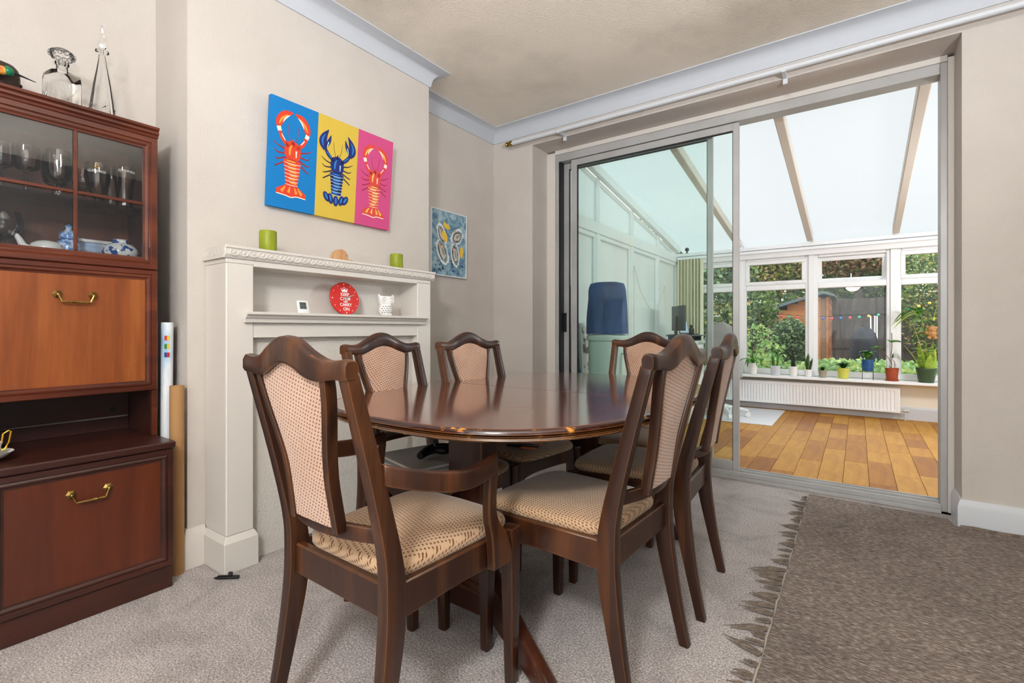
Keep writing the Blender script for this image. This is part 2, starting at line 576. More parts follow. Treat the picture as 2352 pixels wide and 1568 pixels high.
def slide_panel(y, xa, xb, wl, wr, handle=False):
    t = .016
    z0, z1 = .03, 2.40
    p = MB()
    p.box(xa, xa + wl, y - t, y + t, z0, z1)
    p.box(xb - wr, xb, y - t, y + t, z0, z1)
    p.box(xa + wl, xb - wr, y - t, y + t, z0, z0 + .075)
    p.box(xa + wl, xb - wr, y - t, y + t, z1 - .05, z1)
    fr = obj('panel_frame', p, m_alu, d1, .002)
    obj('pane', MB().box(xa + wl - .004, xb - wr + .004, y - .003, y + .003, z0 + .07, z1 - .046), m_glassdoor, fr, smooth=0)
    g = MB()
    for x in (xa + wl, xb - wr - .004):
        g.box(x, x + .004, y - t * .6, y + t * .6, z0 + .075, z1 - .05)
    g.box(xa + wl + .004, xb - wr - .004, y - t * .6, y + t * .6, z1 - .055, z1 - .05)
    obj('glazing_seal', g, m_black, fr)
    return fr
slide_panel(3.625, -2.035, -.835, .05, .036)
pb = slide_panel(3.565, -1.93, -.652, .052, .038)
h = MB().box(-2.027, -2.005, 3.60, 3.6085, .98, 1.14)
obj('pull_recess', h, m_black, d1)

# ================================================================== FIREPLACE
fp = empty('fireplace_surround', 'cream painted fireplace surround with carved mantel and open niche', 'fireplace', loc=(XB, 1.52, 0))
def fpobj(name, mb, mat, bevel=.004, smooth=35, parent=None):
    mb.xf(Matrix.Translation((-XB, -1.52, 0)))
    return obj(name, mb, mat, parent or fp, bevel, smooth=smooth)
XF = -2.10
G = .0012
fpobj('pilaster', MB().box(XB + G, XF, .934, 1.046, .150, 1.275), m_gloss)
fpobj('pilaster', MB().box(XB + G, XF, 1.992, 2.10, .150, 1.275), m_gloss)
for (y0, y1) in ((.922, 1.060), (1.978, 2.112)):
    k = .02
    ring = lambda x, e, z: [(XB + G, y0 + e, z), (x, y0 + e, z), (x, y1 - e, z), (XB + G, y1 - e, z)]
    fpobj('plinth_block', MB().loft([ring(XF + .014, 0, .0), ring(XF + .014, 0, .125), ring(XF + .001, .012, .150)]), m_gloss, .002, 15)
fpobj('niche_back', MB().box(XB + G, XB + .03, 1.046, 1.992, 1.075, 1.275), m_gloss, .0)
fpobj('niche_lintel', MB().box(XB + .03, XF + .0005, 1.046, 1.992, 1.268, 1.294).box(XB + G, XF + .0005, .934, 1.046, 1.275, 1.294).box(XB + G, XF + .0005, 1.992, 2.10, 1.275, 1.294), m_gloss, .002)
# moulded lower shelf
prof = [(XB + .03, 1.046), (XF + .004, 1.046), (XF + .008, 1.030), (XF + .018, 1.030), (XF + .020, 1.044), (XF + .030, 1.052), (XF + .034, 1.060), (XF + .048, 1.064), (XF + .048, 1.075), (XB + .03, 1.075)]
fpobj('niche_shelf', MB().prism([(x, z) for x, z in prof], 'y', 1.046, 1.992), m_gloss, .0008, 20)
for (ya, yb) in ((1.000, 1.046), (1.992, 2.038)):
    q = [(XF + .0005, 1.046), (XF + .008, 1.030), (XF + .018, 1.030), (XF + .020, 1.044), (XF + .030, 1.052), (XF + .034, 1.060), (XF + .048, 1.064), (XF + .048, 1.075), (XF + .0005, 1.075)]
    fpobj('shelf_return', MB().prism(q, 'y', ya, yb), m_gloss, .0008, 20)
fpobj('frieze_board', MB().box(XB + .06, XF - .004, 1.046, 1.992, .965, 1.046), m_gloss, .001)
fpobj('infill_panel', MB().box(XB + G, XF - .045, 1.046, 1.992, 0, .965), m_chip, 0)
# mantel shelf with carved band
mz0, mz1 = 1.294, 1.345
mprof = [(XB + G, mz0), (XF + .006, mz0), (XF + .010, mz0 + .006), (XF + .016, mz0 + .014), (XF + .018, mz1 - .014), (XF + .024, mz1 - .010), (XF + .024, mz1), (XB + G, mz1)]
def mant_ring(y, e):
    return [(x + (e if x > XB + .01 else 0), y, z) for x, z in mprof]
fpobj('mantel_shelf', MB().loft([mant_ring(.922, -.006), mant_ring(.925, 0), mant_ring(2.117, 0), mant_ring(2.12, -.006)]), m_gloss, .001, 20)
cb = MB()
xs = XF + .0175
n = 30
for i in range(n):
    y = .94 + (2.105 - .94) * (i + .5) / n
    zc = (mz0 + mz1) / 2 - .001
    s = 1 if i % 2 else -1
    ringp = [(xs, y + .017 * math.cos(t), zc + .0135 * math.sin(t)) for t in [2 * PI * k / 10 for k in range(10)]]
    cb.tube(ringp + [ringp[0]], .0026, 5)
    for da in (-.6, 0, .6):
        a = PI / 2 * s + da
        cb.tube([(xs, y - .006 * math.cos(a), zc - .008 * math.sin(a)), (xs + .002, y + .006 * math.sin(da), zc), (xs, y + .012 * math.cos(a) * 1.0, zc + .010 * math.sin(a))], [.001, .003, .001], 5)
fpobj('carved_band', cb, m_gloss, 0, 60)
cb = MB()
for i in range(5):
    x = XB + .03 + i * .036
    zc = (mz0 + mz1) / 2
    ringp = [(x + .015 * math.cos(t), .9235, zc + .0125 * math.sin(t)) for t in [2 * PI * k / 10 for k in range(10)]]
    cb.tube(ringp + [ringp[0]], .0026, 5)
fpobj('carved_end', cb, m_gloss, 0, 60)

# ================================================================== CONSERVATORY SHELL
CY0, CY1 = YB2, 6.93
CX0, CX1 = -2.07, 2.35
def roof_z(y): return 2.055 + .1626 * (CY1 - y)
# boarded floor: every plank its own piece
flc = empty('floor_conservatory', kind='structure', loc=(0, CY0, 0))
obj('subfloor', MB().box(CX0 - .1, CX1 + .1, -.155, CY1 - CY0 + .1, -.12, -.021), M('plank_joint', (70, 42, 18), .8), flc)
m_planks = [wood('oak_plank_%d' % i, d, m, l, 'y', 6, .6, .0, .16) for i, (d, m, l) in enumerate((
    ((150, 92, 24), (182, 120, 34), (204, 144, 48)), ((166, 106, 28), (196, 136, 42), (214, 156, 58)),
    ((136, 80, 20), (168, 106, 30), (192, 130, 42)), ((172, 114, 32), (204, 146, 50), (220, 168, 68))))]
plank_me = {}
rp = random.Random(4)
pw = .142
x = CX0 + .001
while x < CX1 - .02:
    y = -.05 - rp.random() * .5
    while y < CY1 - CY0:
        L = rp.choice((.35, .5, .65, .8))
        y0, y1 = max(y, -.04), min(y + L, CY1 - CY0 + .02)
        if y1 - y0 > .05:
            key = (rp.randrange(4), round(y1 - y0, 2))
            if key not in plank_me:
                plank_me[key] = mesh('plank', MB().box(.001, pw - .001, .001, key[1] - .001, -.0205, 0), m_planks[key[0]], .0012)
            o = obj('plank', plank_me[key], None, flc)
            o.location = (x, y0, 0)
        y += L
    x += pw

# low wall, sill and skirting under the far windows
struct('wall_far', MB().box(CX0 - .3, CX1 + .3, CY1, CY1 + .22, -.3, .405), M('cream_wall_paint', (238, 230, 214), .8))
sill = MB().prism([(6.715, .405), (6.715, .428), (6.722, .433), (CY1 + .0, .433), (CY1 + .0, .405)], 'x', CX0, CX1)
struct('trim_2', sill, m_upvc, smooth=20)
struct('baseboard_far', MB().prism([(CY1, 0), (CY1 - .018, 0), (CY1 - .018, .12), (CY1 - .008, .14), (CY1, .14)], 'x', CX0, CX1), m_skirt, smooth=20)

# far windows
WIN = [-2.05, -1.255, -.46, .331, 1.12, 1.91]
fz0, fz1, tz0, tz1 = .433, 1.905, 1.505, 1.575
def sash(parent, x0, x1, z0, z1, y, name='sash_frame', fw=.045, glass=True, rot=0):
    f = MB()
    f.box(x0, x1, y - .035, y + .02, z0, z0 + fw); f.box(x0, x1, y - .035, y + .02, z1 - fw, z1)
    f.box(x0, x0 + fw, y - .035, y + .02, z0 + fw, z1 - fw); f.box(x1 - fw, x1, y - .035, y + .02, z0 + fw, z1 - fw)
    g = MB().box(x0 + fw, x1 - fw, y - .006, y + .006, z0 + fw, z1 - fw)
    if rot:
        Mx = Matrix.Translation((0, y, z1)) @ Matrix.Rotation(rot, 4, 'X') @ Matrix.Translation((0, -y, -z1))
        f.xf(Mx); g.xf(Mx)
    s = obj(name, f, m_upvc, parent, .006)
    obj('pane', g, m_glasswin, s, smooth=0)
    return s
for i in range(5):
    a, c = WIN[i], WIN[i + 1]
    e = empty('window_%d' % (i + 1) if i < 4 else 'window_6', kind='structure', loc=(a, CY1 + .06, 0))
    wd = c - a
    f = MB()
    o0, o1 = .0005, wd - .0005
    hw = .066
    f.box(o0, o0 + hw, -.04, .03, fz0, fz1); f.box(o1 - hw, o1, -.04, .03, fz0, fz1)
    f.box(o0 + hw, o1 - hw, -.04, .03, fz0, fz0 + .066)
    f.box(o0 + hw, o1 - hw, -.04, .03, fz1 - .03, fz1)
    f.box(o0 + hw, o1 - hw, -.04, .03, tz0 - .005, tz1 - .005)
    obj('window_frame', f, m_upvc, e, .008)
    obj('pane', MB().box(o0 + hw, o1 - hw, -.008, .008, fz0 + .066, tz0 - .005), m_glasswin, e, smooth=0)
    rot = R(13) if i == 2 else 0
    s = sash(e, o0 + hw - .008, o1 - hw + .008, tz1 - .006, fz1 - .028, -.012 + (.03 if rot else 0), rot=rot)
    if i == 2:
        obj('stay_arm', MB().tube([(wd / 2, -.02, tz1 + .012), (wd / 2, .03, tz1 + .09)], .006, 6), m_upvc, e)
    else:
        hx = wd / 2 + .02
        hd = MB().box(hx - .012, hx + .012, -.062, -.047, tz1 + .008, tz1 + .03)
        hd.tube([(hx, -.066, tz1 + .019), (hx + .05, -.07, tz1 + .024), (hx + .11, -.068, tz1 + .024)], .006, 6)
        obj('handle', hd, m_upvc, s)
# eaves beam
struct('trim_3', MB().box(CX0, CX1, CY1 - .04, CY1 + .12, 1.9055, 2.01).box(CX0, CX1, CY1 - .07, CY1 + .12, 2.012, 2.055), m_upvc, bevel=.006)
# mullion covers between windows
for x in WIN[1:-1]:
    struct('trim_mullion', MB().box(x - .03, x + .03, CY1 + .0, CY1 + .019, fz0, fz1), m_upvc, bevel=.004)

# roof
rf = empty('ceiling_conservatory', kind='structure', loc=(0, CY0, 0))
RX = [CX0, -1.259, -.468, .346, 1.155, 1.96, CX1]
sl = math.atan(.1626)
for i in range(len(RX) - 1):
    a, c = RX[i] + .004, RX[i + 1] - .004
    z0, z1 = roof_z(CY0 - .02) + .09, roof_z(CY1 + .3) + .09
    vs = []
    for dz in (0, .016):
        vs += [(a, -.02, z0 + dz), (c, -.02, z0 + dz), (c, CY1 + .3 - CY0, z1 + dz), (a, CY1 + .3 - CY0, z1 + dz)]
    obj('roof_sheet', MB().add(vs, [(0, 3, 2, 1), (4, 5, 6, 7), (0, 1, 5, 4), (1, 2, 6, 5), (2, 3, 7, 6), (3, 0, 4, 7)]), m_poly, rf, smooth=0)
for i, x in enumerate(RX):
    hw = .032
    xa, xb = x - hw, x + hw
    if i == 0: xa, xb = x, x + .06
    if i == len(RX) - 1: xa, xb = x - .06, x
    yy = [(-.02, roof_z(CY0 - .02)), (CY1 - .07 - CY0, roof_z(CY1 - .07))]
    r = [[(xa, y, z - .004), (xb, y, z - .004), (xb, y, z + .088), (xa, y, z + .088)] for y, z in yy]
    obj('rafter', MB().loft(r), m_upvc if i in (0, len(RX) - 1) else m_raft, rf, .006)
obj('wall_plate', MB().box(CX0, CX1, .001, .05, roof_z(CY0) - .02, roof_z(CY0) + .09), m_raft, rf)

# side walls of blank white panels with frosted lights above
def side_wall(name, X, sgn):
    e = empty(name, kind='structure', loc=(X, CY0, 0))
    L = CY1 - CY0
    posts = [0, .69, 1.57, 2.46, L]
    tz = (1.935, 2.045)
    obj('lower_panel_back', MB().box(-sgn * .05, -sgn * .03, 0, L, -.1, tz[0] + .02), m_panel, e)
    f = MB()
    f.box(-sgn * .05, sgn * .012, 0, L, tz[0], tz[1])
    obj('transom', f, m_upvc, e, .005)
    obj('base_rail', MB().box(-sgn * .03, sgn * .012, 0, L, -.02, .12), m_upvc, e, .004)
    for k, y in enumerate(posts):
        y0 = max(0, y - .035); y1 = min(L, y + .035)
        zt = roof_z(CY0 + y1) + .01
        obj('post', MB().box(-sgn * .045, sgn * .008, y0, y1, .12, tz[0]), m_upvc, e, .005)
        if zt > tz[1] + .02:
            obj('post', MB().box(-sgn * .045, sgn * .008, y0, y1, tz[1], zt), m_upvc, e, .005)
    for k in range(4):
        a, c = posts[k] + .036, posts[k + 1] - .036
        t = .03
        f = MB()
        f.box(-sgn * .03, sgn * .0, a, a + t, .12, tz[0]); f.box(-sgn * .03, sgn * .0, c - t, c, .12, tz[0])
        f.box(-sgn * .03, sgn * .0, a + t, c - t, tz[0] - .045, tz[0])
        obj('panel_bead', f, m_upvc, e, .006)
        za, zc = roof_z(CY0 + a), roof_z(CY0 + c)
        pts = [(a, tz[1]), (c, tz[1]), (c, max(zc, tz[1] + .005)), (a, za)]
        obj('frosted_pane', MB().prism(pts, 'x', -sgn * .03, -sgn * .018), m_frost, e, smooth=0)
        f = MB()
        rr = [[(-sgn * .03, y, z - .05), (sgn * .0, y, z - .05), (sgn * .0, y, z), (-sgn * .03, y, z)] for y, z in ((a, za), (c, zc))]
        obj('sloping_bead', f.loft(rr), m_upvc, e, .004)
    return e
side_wall('wall_side', CX0, 1)
side_wall('wall_side_right', CX1, -1)

# ================================================================== CABINET
cab = empty('display_cabinet', 'tall mahogany wall cabinet with glazed top, drop flap and base door', 'cabinet', loc=(-2.40, .52, 0))
def cobj(name, mb, mat, bevel=.002, parent=None, smooth=35):
    mb.xf(Matrix.Translation((2.40, -.52, 0)))
    return obj(name, mb, mat, parent or cab, bevel, smooth=smooth)
A0, A1 = .265, .775
XK = -2.622
XU, XL = -2.335, -2.163
cobj('plinth', MB().box(XK, XL - .012, A0, A1 - .004, 0, .086), m_cabdark)
cobj('base_carcass', MB().box(XK, XL - .02, A0, A1, .0865, .541), m_cabdark)
cobj('worktop', MB().box(XK, XL + .006, A0, A1 + .003, .5415, .568), m_cabdark, .005)

def framed_door(name, xf, y0, y1, z0, z1, fw, mat_f, mat_p, handle_z, panel=True):
    """frame with mitred moulding and a sunk panel; xf = front plane"""
    f = MB()
    t = .018
    def mitre(i0, i1, x0, x1):
        o = [(y0 + i0, z0 + i0), (y1 - i0, z0 + i0), (y1 - i0, z1 - i0), (y0 + i0, z1 - i0)]
        q = [(y0 + i1, z0 + i1), (y1 - i1, z0 + i1), (y1 - i1, z1 - i1), (y0 + i1, z1 - i1)]
        return [(x0, a, b) for a, b in o], [(x1, a, b) for a, b in q]
    # profile steps from the outer edge inward: (inset, depth)
    steps = [(0, -t), (0, -.003), (.003, 0), (fw * .42, 0), (fw * .48, -.004), (fw * .62, -.001), (fw * .72, -.001), (fw * .86, -.007), (fw, -.008), (fw, -t)]
    rings = []
    for ins, dx in steps:
        rings.append([(xf + dx, a, b) for a, b in ((y0 + ins, z0 + ins), (y1 - ins, z0 + ins), (y1 - ins, z1 - ins), (y0 + ins, z1 - ins))])
    f.loft(rings, cap=False, closed=True)
    d = cobj(name, f, mat_f, 0, smooth=25)
    if panel:
        cobj('door_panel', MB().box(xf - t + .002, xf - .009, y0 + fw - .001, y1 - fw + .001, z0 + fw - .001, z1 - fw + .001), mat_p, 0, d)
    if handle_z:
        yc = (y0 + y1) / 2
        xs = xf - .009
        hb = MB()
        for s in (-1, 1):
            y = yc + s * .05
            rr = []
            for r, dx in ((.015, 0), (.0145, .004), (.008, .009), (.005, .012)):
                rr.append([(xs + dx, y + r * math.cos(t2), handle_z + r * math.sin(t2)) for t2 in [PI / 3 * k for k in range(6)]])
            hb.loft(rr)
            hb.ball((xs + .014, y, handle_z - .002), .006, 8, 6)
            hb.tube([(xs + .015, y, handle_z - .002), (xs + .017, y - s * .006, handle_z - .016), (xs + .018, y - s * .010, handle_z - .026)], .0038, 8)
        hb.tube([(xs + .018, yc + k * .04, handle_z - .028) for k in (-1, -.34, -.33, -.28, .28, .33, .34, 1)], [.0038, .0038, .005, .0042, .0042, .005, .0038, .0038], 8)
        cobj('drop_handle', hb, m_brass, 0, d)
    return d
framed_door('base_door', XL, A0 + .003, A1 - .003, .089, .538, .043, m_cabdark, m_cabbase, .441)
framed_door('drop_flap', XU, A0, A1, .754, 1.240, .041, m_cab, m_cabpanel, 1.128)
gd = framed_door('glazed_door', XU, A0, A1, 1.243, 1.780, .048, m_cab, m_cab, None, panel=False)
cobj('glass_pane', MB().box(XU - .0155, XU - .0125, A0 + .046, A1 - .046, 1.289, 1.734), m_glasscab, 0, gd, smooth=0)
cobj('glazing_bar', MB().box(XU - .012, XU - .004, .514, .526, 1.291, 1.732), m_cab, .002, gd)
cobj('glazing_bar', MB().box(XU - .012, XU - .004, A0 + .048, .514, 1.500, 1.512), m_cab, .002, gd)
cobj('glazing_bar', MB().box(XU - .012, XU - .004, .526, A1 - .048, 1.500, 1.512), m_cab, .002, gd)
# upper carcass
xb = XU - .0185
cobj('side_panel', MB().box(XK, xb, A1 - .018, A1, .5685, 1.782), m_cabdark, .001)
cobj('side_panel', MB().box(XK, xb, A0, A0 + .018, .5685, 1.782), m_cabdark, .001)
cobj('niche_post', MB().box(xb, XU - .004, A1 - .018, A1, .5685, .753), m_cab, .001)
nb = MB().box(XK, XK + .012, A0 + .018, A1 - .018, .628, .753).box(XK, XK + .012, A0 + .018, A1 - .018, .5685, .620)
cobj('niche_back', nb, m_cabdark, .001)
hole = MB(); st = len(hole.v)
hole.lathe([(.012, 0), (.012, .0012)], 20); hole.xf(Matrix.Translation((XK + .0121, .70, .655)) @ Matrix.Rotation(PI / 2, 4, 'Y'))
cobj('cable_hole', hole, m_black, 0)
cobj('flap_box', MB().box(XK, xb, A0 + .018, A1 - .018, .7535, 1.262), m_cabdark, 0)
cobj('display_back', MB().box(XK, XK + .008, A0 + .018, A1 - .018, 1.262, 1.76), wood('cabinet_inner_wood', (92, 50, 32), (116, 66, 44), (136, 82, 56), 'z', 5, .5, 0, .1), 0)
cobj('display_top', MB().box(XK, xb, A0 + .018, A1 - .018, 1.76, 1.782), m_cab, 0)
cobj('glass_shelf', MB().box(XK + .008, xb - .012, A0 + .018, A1 - .018, 1.4835, 1.489), glass_pane('shelf_glass', (.90, .96, .94)), 0, smooth=0)
cor = [(XK, 1.7825), (XU - .006, 1.7825), (XU - .004, 1.792), (XU + .004, 1.797), (XU + .004, 1.806), (XU - .001, 1.810), (XU + .008, 1.814), (XU + .009, 1.824), (XK, 1.824)]
cobj('cornice', MB().prism(cor, 'y', A0 - .004, A1 + .004), m_cab, .0008, smooth=20)
CT = 1.824

# ------------------------------------------------------------------ things on the cabinet
dec = empty('glass_decanter', 'square cut glass decanter with fluted stopper on top of the cabinet', 'decanter', loc=(-2.44, .503, CT), rz=R(8))
b = MB()
def sqr(h, z, k=6):
    return [(math.copysign(abs(math.cos(t)) ** (2 / k), math.cos(t)) * h, math.copysign(abs(math.sin(t)) ** (2 / k), math.sin(t)) * h, z) for t in [2 * PI * i / 32 for i in range(32)]]
b.loft([sqr(.044, 0), sqr(.047, .006), sqr(.047, .115), sqr(.044, .13), sqr(.030, .142, 3), sqr(.018, .148, 2), sqr(.0165, .165, 2), sqr(.021, .172, 2), sqr(.021, .178, 2), sqr(.012, .1785, 2)])
obj('body', b, m_cut, dec)
for s in range(4):
    c = MB()
    for k in range(5):
        a = (k - 2) * .35
        c.tube([(.0475, .0, .03), (.0478, .045 * math.sin(a), .03 + .06 * math.cos(a))], [.002, .0006], 5)
    c.xf(Matrix.Rotation(s * PI / 2, 4, 'Z'))
    obj('cut_star', c, m_cut, dec)
b = MB()
b.lathe([(.010, .170), (.011, .182), (.013, .186), (.03, .192), (.036, .205), (.034, .218), (.022, .228), (.004, .230)], 24)
for k in range(12):
    b.ball((.033 * math.cos(k * PI / 6), .033 * math.sin(k * PI / 6), .207), .0085, 8, 6)
obj('stopper', b, m_cut, dec)

dec2 = empty('glass_decanter', 'slender cone shaped glass decanter with tall spire stopper', 'decanter', loc=(-2.44, .622, CT))
b = MB().lathe([(.040, 0), (.0425, .004), (.0425, .02), (.036, .08), (.027, .15), (.0185, .20), (.012, .245), (.0105, .262), (.012, .268), (.022, .274), (.022, .278), (.008, .279)], 20)
obj('body', b, m_cut, dec2, smooth=15)
b = MB().lathe([(.007, .270), (.0075, .282), (.013, .288), (.0155, .30), (.0125, .33), (.006, .37), (.002, .380)], 8)
obj('stopper', b, m_cut, dec2, smooth=15)
for s in range(6):
    c = MB()
    for k in range(6):
        a = k * PI / 3
        c.tube([(.0402, 0, .05), (.0405 - .0035 * math.cos(a), .013 * math.sin(a), .05 + .02 * math.cos(a))], [.0014, .0005], 4)
    c.xf(Matrix.Rotation(s * PI / 3, 4, 'Z'))
    obj('cut_star', c, m_cut, dec2)

# carved head, profile turned towards the fireplace
hd = empty('carved_head', 'dark carved wooden head sculpture on top of the cabinet', 'sculpture', loc=(-2.46, .335, CT))
m_ebony = M('ebony_wood', (40, 28, 22), .45, col2=(62, 42, 32), nscale=14)
b = MB()
prof = [(.0, .026, .030), (.012, .028, .032), (.022, .033, .036), (.030, .040, .047), (.040, .043, .052), (.055, .045, .055), (.070, .046, .056), (.085, .045, .055), (.100, .040, .050), (.112, .030, .040), (.119, .014, .022), (.120, .003, .006)]
rings = []
for z, wx, wy in prof:
    rings.append([(wx * math.cos(t), .004 + wy * math.sin(t), z) for t in [2 * PI * k / 20 for k in range(20)]])
b.loft(rings)
obj('skull', b, m_ebony, hd)
b = MB()
b.loft([[(.0, .050, .052), (.010, .048, .052), (0, .052, .04), (-.010, .048, .052)][::1], [(0, .060, .066), (.005, .056, .066), (0, .058, .07), (-.005, .056, .066)]])
b.ball((0, .056, .053), .010, 8, 6, 1.1, 1, .7)
obj('nose', b, m_ebony, hd)
b = MB(); b.ball((0, .050, .037), .012, 10, 6, 1.3, .7, .45); b.ball((0, .049, .030), .012, 10, 6, 1.2, .7, .5)
obj('lips', b, M('carved_lips', (74, 44, 32), .45), hd)
for s in (-1, 1):
    b = MB(); b.ball((s * .017, .049, .066), .009, 8, 6, 1.2, .6, .55)
    obj('eye', b, M('carved_eye', (30, 22, 18), .4), hd)
    b = MB(); b.ball((s * .046, 0, .058), .012, 8, 6, .5, 1, 1.5)
    obj('ear', b, m_ebony, hd)

bird = empty('hummingbird_figurine', 'colourful ceramic hummingbird with long black beak beside the carved head', 'figurine', loc=(-2.385, .30, CT))
b = MB(); b.tube(crom([(0, -.06, .055), (0, -.03, .055), (0, .0, .055), (0, .03, .062), (0, .055, .065)]), [.004, .007, .011, .014, .017, .019, .02, .021, .021, .020, .018, .016, .015, .015, .014, .012, .008][:17], 12)
obj('body', b, M('bird_red', (206, 60, 40), .35, col2=(232, 200, 90), nscale=40), bird)
b = MB(); b.ball((0, .052, .066), .0165, 12, 8)
obj('head', b, M('bird_green', (26, 110, 74), .3), bird)
obj('beak', MB().tube([(0, .064, .066), (0, .09, .062), (0, .122, .056)], [.005, .003, .0012], 8), m_blackp, bird)
b = MB()
for s in (-1, 1):
    b.loft([[(s * .012, .02, .068), (s * .016, .0, .07), (s * .02, -.05, .078), (s * .013, -.05, .070)], [(s * .016, .02, .066), (s * .02, 0, .066), (s * .023, -.05, .074), (s * .017, -.05, .066)]])
obj('wing', b, M('bird_wing', (20, 134, 96), .35), bird)
b = MB().lathe([(.03, 0), (.034, .004), (.026, .016), (.012, .03), (.008, .05)], 14, (0, -.0, 0))
obj('flower_base', b, M('bird_flower', (238, 238, 232), .35, col2=(236, 190, 40), nscale=22, lo=.5, hi=.6), bird)

# ------------------------------------------------------------------ things in the glazed part
SH = 1.489
def stem_glass(name, label, loc, prof, n=20, group=None, cat='glass'):
    e = tag(obj(name, MB().lathe(prof, n, cap=False), m_thin, None, smooth=60), label, cat, group)
    e.location = loc
    return e
m_thin = glass_pane('thin_glass', (.975, .98, .985), ior=1.45)
wine = [(.001, .0), (.031, .001), (.031, .003), (.006, .006), (.0045, .012), (.0045, .06), (.009, .066), (.026, .078), (.036, .10), (.038, .125), (.035, .15), (.033, .150), (.036, .125), (.034, .10), (.024, .08), (.002, .071)]
cutw = [(.001, 0), (.034, .001), (.034, .003), (.008, .007), (.006, .02), (.010, .035), (.006, .05), (.012, .058), (.034, .072), (.041, .10), (.040, .14), (.038, .175), (.0365, .175), (.038, .14), (.038, .10), (.030, .074), (.002, .064)]
flute = [(.001, 0), (.028, .001), (.028, .003), (.005, .006), (.004, .07), (.008, .078), (.030, .09), (.034, .10), (.034, .165), (.0325, .165), (.0325, .10), (.028, .092), (.002, .085)]
tulip = [(.001, 0), (.032, .001), (.032, .006), (.010, .012), (.009, .022), (.020, .034), (.034, .07), (.041, .11), (.039, .16), (.0375, .16), (.039, .11), (.032, .07), (.018, .036), (.002, .03)]
pint = [(.001, 0), (.026, 0), (.027, .01), (.026, .05), (.031, .10), (.039, .135), (.039, .165), (.0375, .165), (.0375, .135), (.029, .10), (.024, .05), (.024, .012), (.001, .012)]
stem_glass('wine_glass', 'straight sided stemmed glass at the left edge of the upper shelf', (-2.45, .345, SH), flute)
stem_glass('wine_glass', 'wide straight sided stemmed glass with a long plain stem on the shelf', (-2.44, .405, SH), [(r * 1.15, z * 1.02) for r, z in flute])
stem_glass('wine_glass', 'cut crystal goblet with knopped stem left of the glazing bar, behind', (-2.52, .50, SH), cutw, 12)
stem_glass('wine_glass', 'cut crystal goblet with knopped stem left of the glazing bar, in front', (-2.43, .492, SH), cutw, 12)
stem_glass('wine_glass', 'small stemmed wine glass directly right of the glazing bar', (-2.53, .585, SH), wine)
tg = stem_glass('beer_glass', 'tulip shaped beer glass with gold harp and white lettering', (-2.44, .607, SH), tulip, cat='beer glass')
pg = stem_glass('beer_glass', 'pint beer glass with white lettering near the right cabinet side', (-2.43, .690, SH), pint, cat='beer glass')
stem_glass('beer_glass', 'plain pint glass standing behind the two lettered beer glasses', (-2.54, .675, SH), pint, cat='beer glass')

def text_mesh(name, body, size, mat, parent=None, extrude=.0004, align='CENTER', bend=None, bold=0):
    cu = bpy.data.curves.new(name, 'FONT')
    cu.body = body
    cu.size = size
    cu.extrude = extrude
    cu.offset = bold
    cu.align_x = align
    cu.align_y = 'CENTER'
    cu.resolution_u = 3
    t = bpy.data.objects.new(name, cu)
    COL.objects.link(t)
    dg = bpy.context.evaluated_depsgraph_get()
    me = bpy.data.meshes.new_from_object(t.evaluated_get(dg))
    bpy.data.objects.remove(t)
    me.name = name
    if bend:
        for v in me.vertices:
            a = v.co.x / bend
            r = bend + v.co.z
            v.co = Vector((r * math.cos(a), r * math.sin(a), v.co.y))
    me.materials.clear()
    me.materials.append(mat)
    o = bpy.data.objects.new(name, me)
    COL.objects.link(o)
    o.parent = parent
    return o
m_wtext = M('white_print', (240, 240, 236), .5)
# the lettering faces the room (towards the camera)
aim = R(-17)
t = text_mesh('lettering', 'GUINNESS', .013, m_wtext, tg, bend=.0412); t.location = (0, 0, .125); t.rotation_euler = (0, 0, aim)
gb = MB(); gb.tube([(.0418, -.004, .138), (.0415, .004, .137), (.0405, .007, .150), (.0412, -.002, .156), (.0418, -.004, .138)], .0022, 6)
hp = obj('harp_emblem', gb, M('gold_print', (214, 160, 40), .35, metal=.6), tg); hp.rotation_euler = (0, 0, aim)
t = text_mesh('lettering', 'GUINNESS', .013, m_wtext, pg, bend=.0395); t.location = (0, 0, .147); t.rotation_euler = (0, 0, aim + .3)

IF = 1.2622
m_bw = M('blue_and_white_glaze', (236, 236, 232), .2, col2=(40, 86, 160), nscale=38, lo=.52, hi=.56, detail=2)
m_bw2 = M('pale_blue_glaze', (206, 222, 240), .2, col2=(88, 142, 206), nscale=60, lo=.42, hi=.56, detail=2)
tp = empty('ceramic_teapot', 'white long spouted ceramic pot in the cabinet, left of the glazing bar', 'teapot', loc=(-2.44, .462, IF))
b = MB().lathe([(.022, 0), (.03, .003), (.042, .02), (.046, .036), (.040, .052), (.026, .062), (.010, .066), (.001, .067)], 24, sx=1, sy=1.1)
obj('body', b, M('speckled_white_glaze', (236, 236, 230), .2, col2=(60, 84, 96), nscale=70, lo=.66, hi=.70), tp)
b = MB().tube(crom([(0, -.04, .028), (0, -.062, .038), (0, -.074, .062), (0, -.086, .080), (0, -.102, .084)]), [.014 - .0006 * k for k in range(17)], 10)
obj('spout', b, m_white, tp)
gj = empty('ginger_jar', 'pale blue lidded ginger jar beside the cabinet glazing bar', 'jar', loc=(-2.50, .535, IF))
obj('body', MB().lathe([(.026, 0), (.029, .004), (.037, .03), (.038, .055), (.034, .075), (.024, .085), (.022, .088)], 20), m_bw2, gj)
obj('lid', MB().lathe([(.029, .088), (.030, .10), (.026, .112), (.012, .122), (.008, .13), (.011, .138), (.004, .146), (.0005, .147)], 20), m_bw2, gj)
vs = empty('round_vase', 'squat round blue and white vase near the right cabinet side', 'vase', loc=(-2.42, .675, IF))
